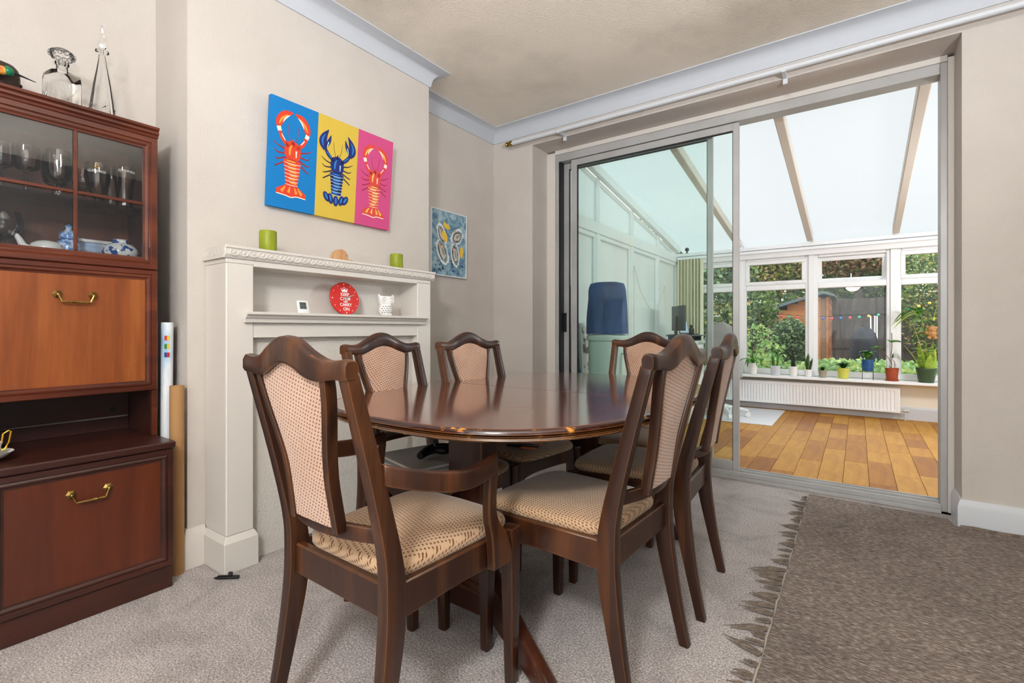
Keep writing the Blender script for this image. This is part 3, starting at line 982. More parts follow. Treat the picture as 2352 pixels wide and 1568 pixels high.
obj('body', MB().lathe([(.03, 0), (.034, .004), (.054, .028), (.059, .045), (.056, .062), (.042, .078), (.026, .084), (.024, .094), (.027, .098), (.022, .096)], 28), m_bw, vs)
bg = empty('brandy_glass', 'large round brandy glass at the left end of the cabinet floor', 'glass', loc=(-2.46, .35, IF))
obj('bowl', MB().lathe([(.034, 0), (.034, .003), (.008, .007), (.006, .05), (.012, .056), (.036, .07), (.052, .10), (.054, .125), (.045, .155), (.043, .155), (.052, .124), (.050, .10), (.034, .072), (.002, .06)], 24, cap=False), m_thin, bg)
sh = obj('ceramic_dish', MB().lathe([(.012, 0), (.02, .003), (.036, .016), (.038, .018), (.034, .014), (.002, .006)], 9), m_bw2)
tag(sh, 'small blue and white scalloped dish left of the spouted pot', 'dish'); sh.location = (-2.385, .41, IF)
pf = empty('photo_frame', 'small white framed picture standing right of the glazing bar', 'picture frame', loc=(-2.56, .63, IF))
f = MB(); f.box(0, .012, -.07, .07, 0, .012); f.box(0, .012, -.07, .07, .093, .105); f.box(0, .012, -.07, -.058, .012, .093); f.box(0, .012, .058, .07, .012, .093)
obj('frame', f, m_whitep, pf, .001)
obj('picture', MB().box(.002, .006, -.058, .058, .012, .093), M('pale_sea_print', (206, 220, 238), .4, col2=(150, 180, 220), nscale=30, nmap=(1, .5, 2)), pf)

# cup on the worktop
tc_ = empty('teacup', 'gilt handled floral teacup on its saucer at the cabinet worktop edge', 'teacup', loc=(-2.30, .285, .5682))
m_gilt = M('gilt', (214, 168, 60), .22, metal=1)
m_flor = M('floral_china', (236, 238, 234), .2, col2=(206, 120, 150), nscale=45, lo=.56, hi=.62)
obj('saucer', MB().lathe([(.02, 0), (.024, .003), (.05, .014), (.068, .03), (.069, .032), (.05, .018), (.002, .007)], 28), m_flor, tc_)
obj('cup', MB().lathe([(.018, .008), (.02, .012), (.034, .032), (.042, .058), (.0425, .062), (.040, .06), (.032, .034), (.002, .014)], 24), m_flor, tc_)
obj('handle', MB().tube([(0, .040, .052), (0, .044, .088), (0, .056, .096), (0, .062, .092), (0, .058, .060), (0, .047, .036), (0, .038, .034)], .0035, 8), m_gilt, tc_)

# rolls standing between cabinet and chimney breast
tb = empty('poster_roll', 'rolled white map with flag prints standing behind the cardboard tube', 'poster roll', loc=(-2.385, .818, 0))
tb.rotation_euler = (0, R(1.2), 0)
b = MB().lathe([(.022, 0), (.022, 1.03), (.020, 1.03), (.020, .99)], 20, cap=False)
obj('paper', b, M('map_print', (226, 230, 234), .6, col2=(140, 180, 208), nscale=7, nmap=(1, 1, .35), lo=.5, hi=.6), tb)
for k, (cA, cB) in enumerate((((190, 40, 40), (214, 190, 50)), ((40, 120, 60), (214, 190, 50)), ((30, 50, 120), (190, 40, 40)))):
    z = .955 - .035 * k
    for j, cc in enumerate((cA, cB)):
        a0 = -.75 + j * .42
        q = [[(.0224 * math.cos(a0 + d), .0224 * math.sin(a0 + d), zz) for d in (0, .14, .28, .42)] for zz in (z, z + .02)]
        fb = MB().add(q[0] + q[1], [(0, 1, 5, 4), (1, 2, 6, 5), (2, 3, 7, 6)])
        obj('flag_print', fb, M('flag_%d_%d' % (k, j), cc, .6), tb)
ct = tag(obj('cardboard_tube', MB().lathe([(.026, 0), (.026, .77), (.023, .77), (.023, .70)], 24, cap=False), m_card), 'brown cardboard tube standing between cabinet and chimney breast', 'tube')
ct.location = (-2.275, .822, 0)
pn = empty('pen', 'short black pen lying on the carpet by the fireplace', 'pen', loc=(-2.06, .915, .008), rz=R(42))
obj('barrel', MB().tube([(-.045, 0, 0), (-.03, 0, 0), (.02, 0, 0), (.05, 0, 0)], [.002, .0055, .0075, .007], 10), m_blackp, pn)
obj('clip', MB().tube([(.012, 0, .012), (.024, 0, .012)], .0095, 10).box(-.03, .02, -.002, .002, .006, .009), m_blackp, pn)

# ================================================================== TABLE
TX, TY, TZ = -1.10, 1.745, .745
TA, TB, TN = .60, .835, 2.9
def sup(a, bb, n, k, z, dx=0):
    out = []
    for i in range(k):
        t = 2 * PI * i / k
        c, s = math.cos(t), math.sin(t)
        out.append((math.copysign(abs(c) ** (2 / n), c) * a, math.copysign(abs(s) ** (2 / n), s) * bb, z))
    return out
tbl = empty('dining_table', 'oval mahogany extending dining table with worn chipped edge', 'table', loc=(TX, TY, 0))
K = 120
# two leaves meeting at a seam across the middle
for s in (-1, 1):
    full = sup(TA - .012, TB - .012, TN, K, 0)
    half = [p for p in full if p[1] * s > 1e-4]
    if s > 0: half.sort(key=lambda p: math.atan2(p[1], p[0]))
    else: half.sort(key=lambda p: math.atan2(p[1], p[0]))
    poly = [(half[0][0], s * .0016)] + [(p[0], p[1]) for p in half] + [(half[-1][0], s * .0016)]
    obj('table_leaf', MB().prism(poly, 'z', TZ - .02, TZ), m_tabtop, tbl, .001)
edge = MB()
pr = [(-.013, -.0205), (-.013, -.002), (-.010, .0), (-.004, -.002), (.0, -.007), (.001, -.013), (-.004, -.0185), (-.010, -.020), (-.010, -.0225), (-.003, -.024), (.0, -.029), (-.004, -.034), (-.014, -.037), (-.05, -.037), (-.05, -.0205)]
rings = []
for i in range(K):
    rings.append([])
base = [sup(TA + o, TB + o, TN, K, TZ + z) for o, z in pr]
for i in range(K):
    rings[i] = [base[j][i] for j in range(len(pr))]
edge.loft(rings, cap=False, closed=True)
obj('edge_moulding', edge, m_tabedge, tbl, 0, smooth=40)
obj('under_frame', MB().box(-.40, .40, -.62, .62, TZ - .062, TZ - .0375), m_tableg, tbl, .002)
sb = lambda hx, hy, z: [(-hx, -hy, z), (hx, -hy, z), (hx, hy, z), (-hx, hy, z)]
obj('slide_housing', MB().loft([sb(.30, .30, TZ - .0625), sb(.30, .30, TZ - .075), sb(.10, .14, TZ - .125)]), m_tableg, tbl, .002)
# twin pedestals with splayed feet
for sy in (-1, 1):
    py = sy * .44
    ped = empty('pedestal', loc=(0, py, 0)); ped.parent = tbl
    c = MB()
    r4 = lambda hx, hy, z: [(-hx, -hy, z), (hx, -hy, z), (hx, hy, z), (-hx, hy, z)]
    c.loft([r4(.085, .05, .11), r4(.085, .05, .30), r4(.075, .045, .45), r4(.075, .045, TZ - .0635)])
    obj('column', c, m_tableg, ped, .004)
    obj('base_block', MB().box(-.155, .155, -.055, .055, .045, .125).box(-.10, .10, -.058, .058, .125, .15), m_tableg, ped, .005)
    for sx in (-1, 1):
        L = .36
        ft = MB()
        rr = []
        for t in [k / 8 for k in range(9)]:
            x = sx * (.08 + L * t)
            y = sy * (-.0 + .19 * t)
            zt = .20 - .145 * t ** .8
            zb = .045 * (1 - t) if t < .85 else .0
            w2 = .030 - .006 * t
            rr.append([(x, y - w2, zb), (x, y + w2, zb), (x, y + w2, zt - .008), (x, y + w2 * .55, zt), (x, y - w2 * .55, zt), (x, y - w2, zt - .008)])
        ft.loft(rr)
        obj('foot', ft, m_tableg, ped, .002)
obj('stretcher', MB().box(-.022, .022, -.385, .385, .20, .27), m_tableg, tbl, .003)
rg = MB(); rp_ = [(.05 * math.cos(t), .05 * math.sin(t), 0) for t in [2 * PI * k / 32 for k in range(33)]]
rg.tube(rp_, .0009, 4)
ro = obj('water_ring', rg, M('ring_mark', (168, 120, 96), .4), tbl); ro.location = (.215, -.475, TZ + .0002); ro.scale = (1, 1, .15)
tray = empty('letter_tray', 'low red edged tray lying at the far end of the table', 'tray', loc=(-.72, 2.32, TZ), rz=R(8))
obj('tray', MB().box(-.09, .09, -.06, .06, .0005, .006), M('red_card', (196, 70, 44), .5), tray, .002)

# ================================================================== CHAIRS
def ystile(z):
    P = [(0, -.065), (.15, -.035), (.33, -.005), (.43, 0), (.53, -.010), (.70, -.052), (.905, -.110), (1.0, -.137)]
    for (z0, y0), (z1, y1) in zip(P, P[1:]):
        if z <= z1:
            return y0 + (y1 - y0) * (z - z0) / (z1 - z0)
    return -.13
def sm(t): t = max(0, min(1, t)); return t * t * (3 - 2 * t)
def crest_top(x): return .938 + .050 * (math.cos(PI * min(abs(x) / .15, 1)) + 1) / 2 + .004 * sm((abs(x) - .16) / .04)
def crest_bot(x): return .894 + .034 * (math.cos(PI * min(abs(x) / .12, 1)) + 1) / 2 + .006 * sm((abs(x) - .12) / .05)
def panel_hw(z):
    t = (z - .545) / .345
    return .076 + .044 * sm((t - .30) / .72) - .006 * math.sin(PI * min(max(t, 0), 1))
def panel_y(z): return ystile(z) - .010 - .032 * (max(0, .90 - z) / .355)

def chair_meshes():
    D = {}
    for s in (-1, 1):
        P = [(s * .199, -.067, 0, .0145, .0155), (s * .196, -.035, .15, .0155, .019), (s * .192, -.006, .32, .0175, .026), (s * .191, 0, .43, .0175, .027), (s * .191, -.011, .53, .017, .023), (s * .191, -.053, .70, .0165, .019), (s * .1915, -.111, .912, .016, .0165)]
        rings = [[(x - a, y - c, z), (x + a, y - c, z), (x + a, y + c, z), (x - a, y + c, z)] for x, y, z, a, c in crom(P, 5)]
        D['stile', s] = mesh('back_leg', MB().loft(rings), m_chair, .0045, 2)
        F = [(s * .205, .414, 0, .0145, .0145), (s * .205, .412, .2, .018, .018), (s * .205, .410, .37, .021, .021), (s * .205, .410, .446, .021, .021)]
        rings = [[(x - a, y - c, z), (x + a, y - c, z), (x + a, y + c, z), (x - a, y + c, z)] for x, y, z, a, c in F]
        D['fleg', s] = mesh('front_leg', MB().loft(rings), m_chair, .004, 2)
        rr = [[(s * x - .011, y, z0), (s * x + .011, y, z0), (s * x + .011, y, .446), (s * x - .011, y, .446)] for x, y, z0 in ((.192, .024, .366), (.199, .21, .372), (.2055, .392, .366))]
        D['rail', s] = mesh('side_rail', MB().loft(rr), m_chair, .003)
        rings = []
        for k in range(15):
            z = .553 + (.900 - .553) * k / 14
            x = s * (panel_hw(z) + .010)
            y = panel_y(z)
            rings.append([(x - .010, y - .014, z), (x + .010, y - .014, z), (x + .010, y + .014, z), (x - .010, y + .014, z)])
        D['splat', s] = mesh('splat', MB().loft(rings), m_chair, .003, 2)
        A = [(s * .198, -.034, .694), (s * .220, .02, .676), (s * .243, .10, .655), (s * .247, .18, .643), (s * .236, .25, .642), (s * .226, .312, .648)]
        rings = []
        for k, (x, y, z) in enumerate(crom(A, 4)):
            hw = .0125 + .003 * math.sin(PI * k / 20)
            rings.append([(x - hw, y, z - .022), (x + hw, y, z - .022), (x + hw, y, z + .020), (x + hw * .6, y, z + .024), (x - hw * .6, y, z + .024), (x - hw, y, z + .020)])
        D['arm', s] = mesh('armrest', MB().loft(rings), m_chair, .002)
        Q = [(s * .227, .297, .640, .0125, .018), (s * .227, .290, .57, .0125, .0165), (s * .2275, .292, .51, .0125, .018), (s * .2285, .315, .458, .0125, .030), (s * .2285, .328, .41, .0125, .038), (s * .2285, .328, .372, .0125, .036)]
        rings = [[(x - a, y - c, z), (x + a, y - c, z), (x + a, y + c, z), (x - a, y + c, z)] for x, y, z, a, c in crom(Q, 4)]
        D['post', s] = mesh('arm_post', MB().loft(rings), m_chair, .003)
    rings = []
    N = 36
    for k in range(N + 1):
        x = -.209 + .418 * k / N
        e = min(1, (.209 - abs(x)) / .010)
        zt, zb = crest_top(x), crest_bot(x)
        sh_ = .004 * (1 - e)
        zt -= sh_; zb += sh_ * .5
        y = ystile(min(.93, (zt + zb) / 2)) - .012 * (1 - (x / .209) ** 2)
        h = .0175 * (.86 + .14 * e)
        zc = (zt + zb) / 2
        rings.append([(x, y - h, zb + .006), (x, y - h * .8, zb), (x, y + h * .8, zb), (x, y + h, zb + .006), (x, y + h, zt - .011), (x, y + h * .7, zt - .002), (x, y, zt), (x, y - h * .7, zt - .002), (x, y - h, zt - .011)])
    D['crest'] = mesh('crest_rail', MB().loft(rings), m_chair, 0, smooth=50)
    rings = []
    for k in range(17):
        x = -.176 + .352 * k / 16
        y = -.012 - .040 * (1 - (x / .176) ** 2)
        rings.append([(x, y - .009, .536), (x, y + .009, .536), (x, y + .009, .570), (x, y - .009, .570)])
    D['lower'] = mesh('lower_back_rail', MB().loft(rings), m_chair, .003, 2)
    pb_ = MB()
    rows, cols = 18, 10
    fr, bk = [], []
    for i in range(rows + 1):
        t = i / rows
        for j in range(cols + 1):
            q = -1 + 2 * j / cols
            z = .562 + (.894 - .562) * t
            x = q * panel_hw(z)
            z = .562 + (crest_bot(x) + .004 - .562) * t
            bul = (1 - abs(q) ** 3) * math.sin(PI * (.08 + .84 * t)) * .010
            y = panel_y(z)
            fr.append((x, y + .010 + bul, z)); bk.append((x, y - .008 - bul * .6, z))
    nv = len(fr); cc = cols + 1
    fs = []
    for i in range(rows):
        for j in range(cols):
            a = i * cc + j
            fs.append((a, a + 1, a + cc + 1, a + cc)); fs.append((nv + a, nv + a + cc, nv + a + cc + 1, nv + a + 1))
    rim = [j for j in range(cc)] + [i * cc + cols for i in range(1, rows + 1)] + [rows * cc + j for j in range(cols - 1, -1, -1)] + [i * cc for i in range(rows - 1, 0, -1)]
    for a, c in zip(rim, rim[1:] + rim[:1]):
        fs.append((a, nv + a, nv + c, c))
    D['backpad'] = mesh('back_pad', pb_.add(fr + bk, fs), m_fab_b, 0, smooth=60)
    rings = []
    for k in range(13):
        x = -.184 + .368 * k / 12
        z0 = .366 + .022 * (1 - (abs(x) / .184) ** 4)
        rings.append([(x, .400, z0), (x, .424, z0), (x, .424, .446), (x, .400, .446)])
    D['front'] = mesh('front_rail', MB().loft(rings), m_chair, .002)
    D['rear'] = mesh('rear_rail', MB().box(-.175, .175, -.012, .010, .368, .446), m_chair, .003)
    pad = MB()
    def ring(k, z, sw=0):
        out = []
        for i in range(56):
            t = 2 * PI * i / 56
            c, s = math.cos(t), math.sin(t)
            u = math.copysign(abs(c) ** (2 / 7), c); v = math.copysign(abs(s) ** (2 / 7), s)
            yy = .217 + v * .212 * k
            hwid = .184 + (.2055 - .184) * (yy / .43)
            if yy < .03: hwid = min(hwid, .172)
            bow = .012 * (1 - u * u) * (1 if v > .9 else 0)
            out.append((u * hwid * k, yy + bow, z))
        return out
    pad.loft([ring(.985, .444), ring(1.0, .450), ring(1.0, .460), ring(.985, .468), ring(.94, .4745), ring(.80, .4805), ring(.55, .485), ring(.25, .487), ring(.02, .4875)])
    D['pad'] = mesh('seat_pad', pad, m_fab_s, 0, smooth=60)
    return D
CM = chair_meshes()
def chair(label, loc, rz, arms=False):
    e = empty('armchair' if arms else 'dining_chair', label, 'chair', (loc[0], loc[1], 0), R(rz), group='velour dining chairs around the table')
    for s in (-1, 1):
        for k in ('stile', 'fleg', 'rail', 'splat') + (('arm', 'post') if arms else ()):
            obj(CM[k, s].name.split('.')[0], CM[k, s], None, e)
    for k in ('crest', 'lower', 'backpad', 'front', 'rear', 'pad'):
        obj(CM[k].name.split('.')[0], CM[k], None, e)
    return e
chair('wooden carver armchair with velour back, nearest the camera at the table end', (-1.012, .708), -1.0, True)
chair('side chair nearer the camera on the rug side of the table', (-.522, 1.372), 87)
chair('side chair nearer the sliding door on the rug side of the table', (-.515, 1.933), 93)
cD = chair('side chair on the fireplace side with papers and black toy on its seat', (-1.548, 1.380), -88)
cE = chair('side chair on the fireplace side below the oyster painting, wallet on its seat', (-1.53, 1.905), -98)
chair('dining chair at the far table end, backed by the sliding glass door', (-.985, 2.60), 180)

# things lying on the seats
SZ = .488
bx = empty('paper_folder', 'stack of grey white folders on the seat below the mantel', 'folders', loc=(-1.345, 1.30, SZ), rz=R(-12))
for k, (dx, dy, a) in enumerate(((0, 0, 0), (.008, -.01, 4), (-.012, .004, -3))):
    o = obj('folder', MB().box(-.15, .15, -.11, .11, 0, .009), M('folder_%d' % k, ((214, 216, 214), (186, 190, 190), (206, 202, 194))[k], .5), bx, .001)
    o.location = (dx, dy, .0095 * k); o.rotation_euler = (0, 0, R(a))
toy = empty('game_controller', 'black two handled game controller lying on the folders', 'game controller', loc=(-1.275, 1.335, SZ + .0285), rz=R(35))
b = MB()
b.tube(crom([(-.075, -.045, .018), (-.06, .0, .024), (-.03, .03, .028), (.03, .03, .028), (.06, .0, .024), (.075, -.045, .018)], 4), [.013 + .007 * math.sin(PI * k / 20) for k in range(21)], 12)
b.ball((0, .018, .027), .03, 14, 8, 1.2, .9, .6)
obj('shell', b, m_blackp, toy)
for s in (-1, 1):
    obj('thumbstick', MB().lathe([(.004, .04), (.004, .052), (.009, .053), (.009, .057), (.001, .057)], 12, (s * .03, .012, 0)), m_dgrey, toy)
wl = empty('wallet', 'black leather wallet with orange tab on the seat below the oyster painting', 'wallet', loc=(-1.20, 1.775, SZ), rz=R(20))
obj('flap', MB().box(-.07, .07, -.045, .045, 0, .018).box(-.06, .05, -.035, .05, .018, .026), m_blackp, wl, .006, 2)
obj('tab', MB().box(.0, .07, -.062, -.047, .001, .009), M('orange_tab', (206, 110, 60), .5), wl, .002)

# ================================================================== RUG
rug = empty('rug', 'brown wool rug with fringed edge in front of the sliding door', 'rug', loc=(.5, 2.0, 0))
poly = [(-.232, -.2), (1.5, -.2), (1.5, 3.285), (.40, 3.285), (.385, 3.385), (.1, 3.402), (-.24, 3.41)]
b = MB().prism([(x - .5, y - 2.0) for x, y in poly], 'z', .0005, .013)
obj('pile', b, m_rug, rug, .003)
sel = MB()
rr = []
for k in range(60):
    y = 3.385 - k * (3.385 + .2) / 59
    x = -.236 - .004 * math.sin(k * 1.7)
    rr.append((x - .5, y - 2.0, .008))
obj('selvedge', MB().tube(rr, .0045, 6), m_rugedge, rug)
rt = random.Random(8)
tas = []
for v in range(5):
    b = MB()
    L = .045 + .012 * v
    for q in range(5):
        a = (q - 2) * .007 + rt.uniform(-.005, .005)
        b.tube([(0, (q - 2) * .0035, .007), (-L * .4, a * .9 + rt.uniform(-.003, .003), .007), (-L * (.8 + rt.random() * .3), a * .45 + rt.uniform(-.005, .005), .0025)], [.0024, .0026, .0008], 5)
    tas.append(mesh('tassel', b, m_tassel, 0, smooth=60))
y = 3.36
while y > -.15:
    big = 1.25 if y < 2.3 else .8
    o = obj('tassel', tas[rt.randrange(5)], None, rug)
    o.location = (-.241 - .5, y - 2.0, 0)
    o.rotation_euler = (0, 0, rt.uniform(-.45, .45))
    o.scale = (big * rt.uniform(.8, 1.15), big, 1)
    y -= rt.uniform(.034, .062)
ruck = MB(); ruck.tube(crom([(.42, 3.275, .012), (.47, 3.265, .018), (.55, 3.268, .014), (.7, 3.272, .016), (1.0, 3.27, .014), (1.4, 3.27, .014)], 4), .011, 8)
ruck.xf(Matrix.Translation((-.5, -2.0, 0)))
obj('rucked_edge', ruck, m_tassel, rug)

# ================================================================== PICTURES AND MANTEL THINGS
FACE = Matrix.Rotation(PI / 2, 4, 'Z') @ Matrix.Rotation(PI / 2, 4, 'X')   # local x -> +Y, y -> +Z, z -> +X
def face_wall(e, loc, lean=0, extra=0):
    e.matrix_world = Matrix.Translation(loc) @ Matrix.Rotation(extra, 4, 'Z') @ Matrix.Rotation(lean, 4, 'Y') @ FACE
    return e

def stroke(mb, pts, ws, z, mi, n=4):
    P = crom([(p[0], p[1], wd) for p, wd in zip(pts, ws)], n)
    L, Rr = [], []
    for i, (x, y, wd) in enumerate(P):
        a, c = P[max(i - 1, 0)], P[min(i + 1, len(P) - 1)]
        dx, dy = c[0] - a[0], c[1] - a[1]
        d = math.hypot(dx, dy) or 1
        L.append((x - dy / d * wd, y + dx / d * wd, z)); Rr.append((x + dy / d * wd, y - dx / d * wd, z))
    k = len(P)
    mb.add(L + Rr, [(i, i + 1, k + i + 1, k + i) for i in range(k - 1)], mi)

def blob(mb, c, rx, ry, z, mi, rot=0, n=18, wob=0, rnd=None, pw_=2):
    vs = [(c[0], c[1], z)]
    for i in range(n):
        t = 2 * PI * i / n
        k = 1 + (rnd.uniform(-wob, wob) if rnd else 0)
        x = math.copysign(abs(math.cos(t)) ** (2 / pw_), math.cos(t)) * rx * k; y = math.copysign(abs(math.sin(t)) ** (2 / pw_), math.sin(t)) * ry * k
        vs.append((c[0] + x * math.cos(rot) - y * math.sin(rot), c[1] + x * math.sin(rot) + y * math.cos(rot), z))
    mb.add(vs, [(0, 1 + i, 1 + (i + 1) % n) for i in range(n)], mi)

W, H = .726, .513
cv = empty('canvas_painting', 'wide canvas of three lobsters on blue, yellow and pink above the mantel', 'painting')
face_wall(cv, (XB + .030, 1.551, 1.586), R(4.4))
for i, (nm, cc) in enumerate((('blue', (0, 118, 186)), ('yellow', (208, 178, 66)), ('pink', (202, 74, 128)))):
    x0 = -W / 2 + i * W / 3
    obj('canvas_field', MB().box(x0, x0 + W / 3, 0, H, -.026, 0), M('canvas_' + nm, cc, .75, bscale=300, bstr=.15), cv, .0)
lob_r = [M('lobster_red', (214, 62, 34), .6), M('lobster_orange', (236, 150, 60), .6), M('lobster_white', (248, 226, 206), .6), M('lobster_dark', (150, 24, 30), .6)]
lob_b = [M('lobster_navy', (24, 40, 110), .6), M('lobster_azure', (40, 120, 200), .6), M('lobster_pale', (170, 210, 236), .6), M('lobster_ink', (16, 18, 52), .6)]
lob_p = [M('lobster_rose', (216, 70, 60), .6), M('lobster_gold', (236, 184, 90), .6), M('lobster_blush', (250, 224, 206), .6), M('lobster_wine', (160, 40, 60), .6)]
def lobster(cx, cy, h, mats, style):
    b = MB()
    rnd = random.Random(int(cx * 1000) + 5)
    T = lambda x, y: (cx + x * h * 1.12, cy + y * h)
    def st_(pts, ws, z, mi): stroke(b, [T(*p) for p in pts], [wd * h for wd in ws], z, mi)
    z0, z1, z2 = .0006, .0012, .0018
    for s in (-1, 1):
        for k in range(4):
            y = .56 - .045 * k
            st_([(s * .07, y), (s * (.15 + .01 * k), y - .02 + .055 * (1.2 - k) * .6), (s * (.22 - .015 * k), y + .06 * (1.3 - k) * .8)], [.009, .007, .003], z0, 3)
        st_([(s * .015, .64), (s * .05, .75), (s * .03 + s * .03, .86)], [.003, .003, .002], z0, 3)
        if style == 'arch':
            st_([(s * .05, .60), (s * .12, .68), (s * .15, .76)], [.02, .024, .02], z1, 0)
            st_([(s * .15, .75), (s * .165, .80)], [.024, .026], z2, 2)
            st_([(s * .165, .80), (s * .15, .88), (s * .09, .965), (s * .015, 1.0)], [.03, .046, .04, .008], z1, 0)
            st_([(s * .16, .83), (s * .13, .90), (s * .07, .96)], [.006, .014, .005], z2, 1)
            st_([(s * .12, .86), (s * .09, .92), (s * .045, .965)], [.003, .010, .003], z2, 2)
            st_([(s * .09, .66), (s * .13, .72)], [.006, .006], z2, 2)
        else:
            st_([(s * .05, .60), (s * .12, .66), (s * .17, .73)], [.018, .026, .02], z1, 0)
            st_([(s * .17, .72), (s * .205, .80), (s * .19, .89), (s * .135, .99)], [.028, .056, .044, .005], z1, 0)
            st_([(s * .165, .76), (s * .125, .84), (s * .10, .93)], [.018, .026, .004], z1, 0)
            st_([(s * .20, .76), (s * .215, .84), (s * .18, .92)], [.005, .013, .004], z2, 1)
            st_([(s * .15, .76), (s * .13, .83)], [.006, .008], z2, 2)
            st_([(s * .09, .64), (s * .15, .70)], [.006, .007], z2, 1)
    blob(b, T(0, .555), .105 * h, .118 * h, z1, 0, pw_=2.4)
    st_([(0, .62), (0, .70)], [.03, .004], z1, 0)
    st_([(-.035, .50), (-.03, .58), (-.008, .63)], [.010, .014, .004], z2, 1)
    st_([(.04, .49), (.04, .57)], [.006, .010], z2, 2)
    for k in range(7):
        y = .43 - .042 * k
        wd = .108 - .005 * k
        blob(b, T(0, y), wd * h, .028 * h, z1 + .0001 * k, 0 if k % 2 == 0 else (3 if style != 'arch' else 0), pw_=3)
        blob(b, T(rnd.uniform(-.02, .02), y + .004), wd * .55 * h, .010 * h, z2 + .0002, 1, pw_=2.5)
        st_([(-wd * .9, y - .020), (0, y - .026), (wd * .9, y - .020)], [.0025, .004, .0025], z2 + .0003, 2)
    if style == 'arch':
        vs = [T(-.06, .155), T(.06, .155), T(.17, .07), T(.165, .02), T(.06, .03), T(0, .01), T(-.07, .025), T(-.17, .03), T(-.165, .085)]
        b.add([(p[0], p[1], z1) for p in vs], [tuple(range(len(vs)))], 0)
        for q in (-.11, -.03, .06, .12):
            st_([(q * .6, .13), (q, .06)], [.006, .018], z2, 1)
        st_([(-.165, .03), (-.07, .022), (0, .010), (.06, .028), (.165, .022)], [.006] * 5, z2 + .0003, 2)
    else:
        for q, a in ((-.13, .55), (-.075, .28), (0, 0), (.075, -.28), (.13, -.55)):
            blob(b, T(q, .075 + abs(q) * .25), .042 * h, .072 * h, z1, 0, rot=-a * 1.2 if False else a)
            blob(b, T(q, .08 + abs(q) * .25), .014 * h, .045 * h, z2, 1, rot=a)
    return obj('lobster_print', b, mats, cv, smooth=0)
lobster(-W / 3 - .008, .055, .405, lob_r, 'arch')
lobster(-.002, .065, .385, lob_b, 'open')
lobster(W / 3 + .0, .050, .400, lob_p, 'arch')

oy = empty('oyster_painting', 'small framed painting of oysters and lemon on blue, right of the chimney breast', 'painting')
face_wall(oy, (XAF + .022, 2.728, 1.402), R(.6))
OW, OH = .395, .493
f = MB(); t = .007
f.box(-OW / 2, OW / 2, 0, t, -.02, .004); f.box(-OW / 2, OW / 2, OH - t, OH, -.02, .004); f.box(-OW / 2, -OW / 2 + t, t, OH - t, -.02, .004); f.box(OW / 2 - t, OW / 2, t, OH - t, -.02, .004)
obj('frame', f, M('white_float_frame', (232, 234, 236), .4), oy, .001)
def ocean():
    m, nt, bs = newmat('oyster_ground')
    n = noise_node(nt, 9, 5, .65, 1.5)
    r = ramp_node(nt, n.outputs['Fac'], [(.25, C(42, 74, 104)), (.42, C(92, 132, 156)), (.55, C(150, 180, 192)), (.7, C(190, 206, 208))])
    nt.links.new(r.outputs[0], bs.inputs['Base Color']); bs.inputs['Roughness'].default_value = .6
    return m
obj('canvas', MB().box(-OW / 2 + t, OW / 2 - t, t, OH - t, -.018, -.001), ocean(), oy)
om = [M('shell_white', (226, 232, 232), .5), M('shell_grey', (132, 148, 150), .5), M('oyster_cream', (206, 196, 176), .5), M('oyster_dark', (62, 66, 72), .5), M('lemon_paint', (240, 196, 70), .5), M('paint_blue', (30, 84, 140), .5), M('shell_pink', (206, 152, 128), .5)]
ro_ = random.Random(3)
b = MB()
for k in range(34):
    blob(b, (ro_.uniform(-.17, .17), ro_.uniform(.02, .16)), ro_.uniform(.004, .016), ro_.uniform(.003, .012), .0002, ro_.choice((5, 5, 3, 1)), ro_.random() * 3, 9, .35, ro_)
for (x, y, rx, ry, a) in ((-.085, .310, .044, .085, .5), (.085, .315, .055, .078, -1.0), (-.075, .180, .056, .105, .5), (.065, .175, .046, .102, .2)):
    blob(b, (x, y), rx, ry, .0006, 0, a, 22, .10, ro_)
    blob(b, (x + .002, y), rx * .78, ry * .8, .0010, 1, a, 20, .10, ro_)
    blob(b, (x - .003, y - .003), rx * .60, ry * .62, .0014, 3, a, 18, .12, ro_)
    blob(b, (x, y - .004), rx * .48, ry * .52, .0018, 2, a, 18, .12, ro_)
    blob(b, (x + .004, y + .002), rx * .2, ry * .32, .0022, 1, a, 14, .12, ro_)
    blob(b, (x - rx * .5, y + ry * .4), rx * .18, ry * .2, .0022, 6, a, 10, .2, ro_)
blob(b, (-.055, .300), .026, .045, .0026, 4, .5, 14, .08, ro_)
b.add([(-.06, .365, .0026), (-.075, .415, .0026), (-.035, .395, .0026), (-.002, .385, .0026), (.006, .36, .0026), (-.03, .352, .0026)], [(0, 5, 4, 3, 2, 1)], 4)
blob(b, (.137, .20), .020, .046, .0026, 4, -.1, 14, .08, ro_)
obj('oyster_print', b, om, oy, smooth=0)

MT = 1.3452
for (yy, hh, lab) in ((1.131, .094, 'lime green pillar candle at the left end of the mantel'), (1.872, .084, 'lime green pillar candle near the right end of the mantel')):
    e = empty('candle', lab, 'candle', loc=(-2.145, yy, MT), group='green candles on the mantel')
    obj('wax', MB().lathe([(.034, 0), (.036, .003), (.036, hh - .004), (.034, hh), (.028, hh + .0005), (.010, hh - .004), (.001, hh - .005)], 32), m_green_candle, e)
    obj('wick', MB().tube([(0, 0, hh - .006), (.001, 0, hh + .006)], .0012, 5), m_black, e)
wh = empty('wooden_whale', 'small beech wood whale figure in the middle of the mantel', 'ornament')
face_wall(wh, (-2.15, 1.515, MT), 0)
pts = [(-.050, 0), (.012, 0), (.020, .006), (.030, .006), (.036, .0), (.052, .001), (.057, .010), (.050, .015), (.036, .013), (.028, .018), (.027, .032), (.018, .049), (.0, .060), (-.022, .061), (-.042, .050), (-.052, .030), (-.054, .012)]
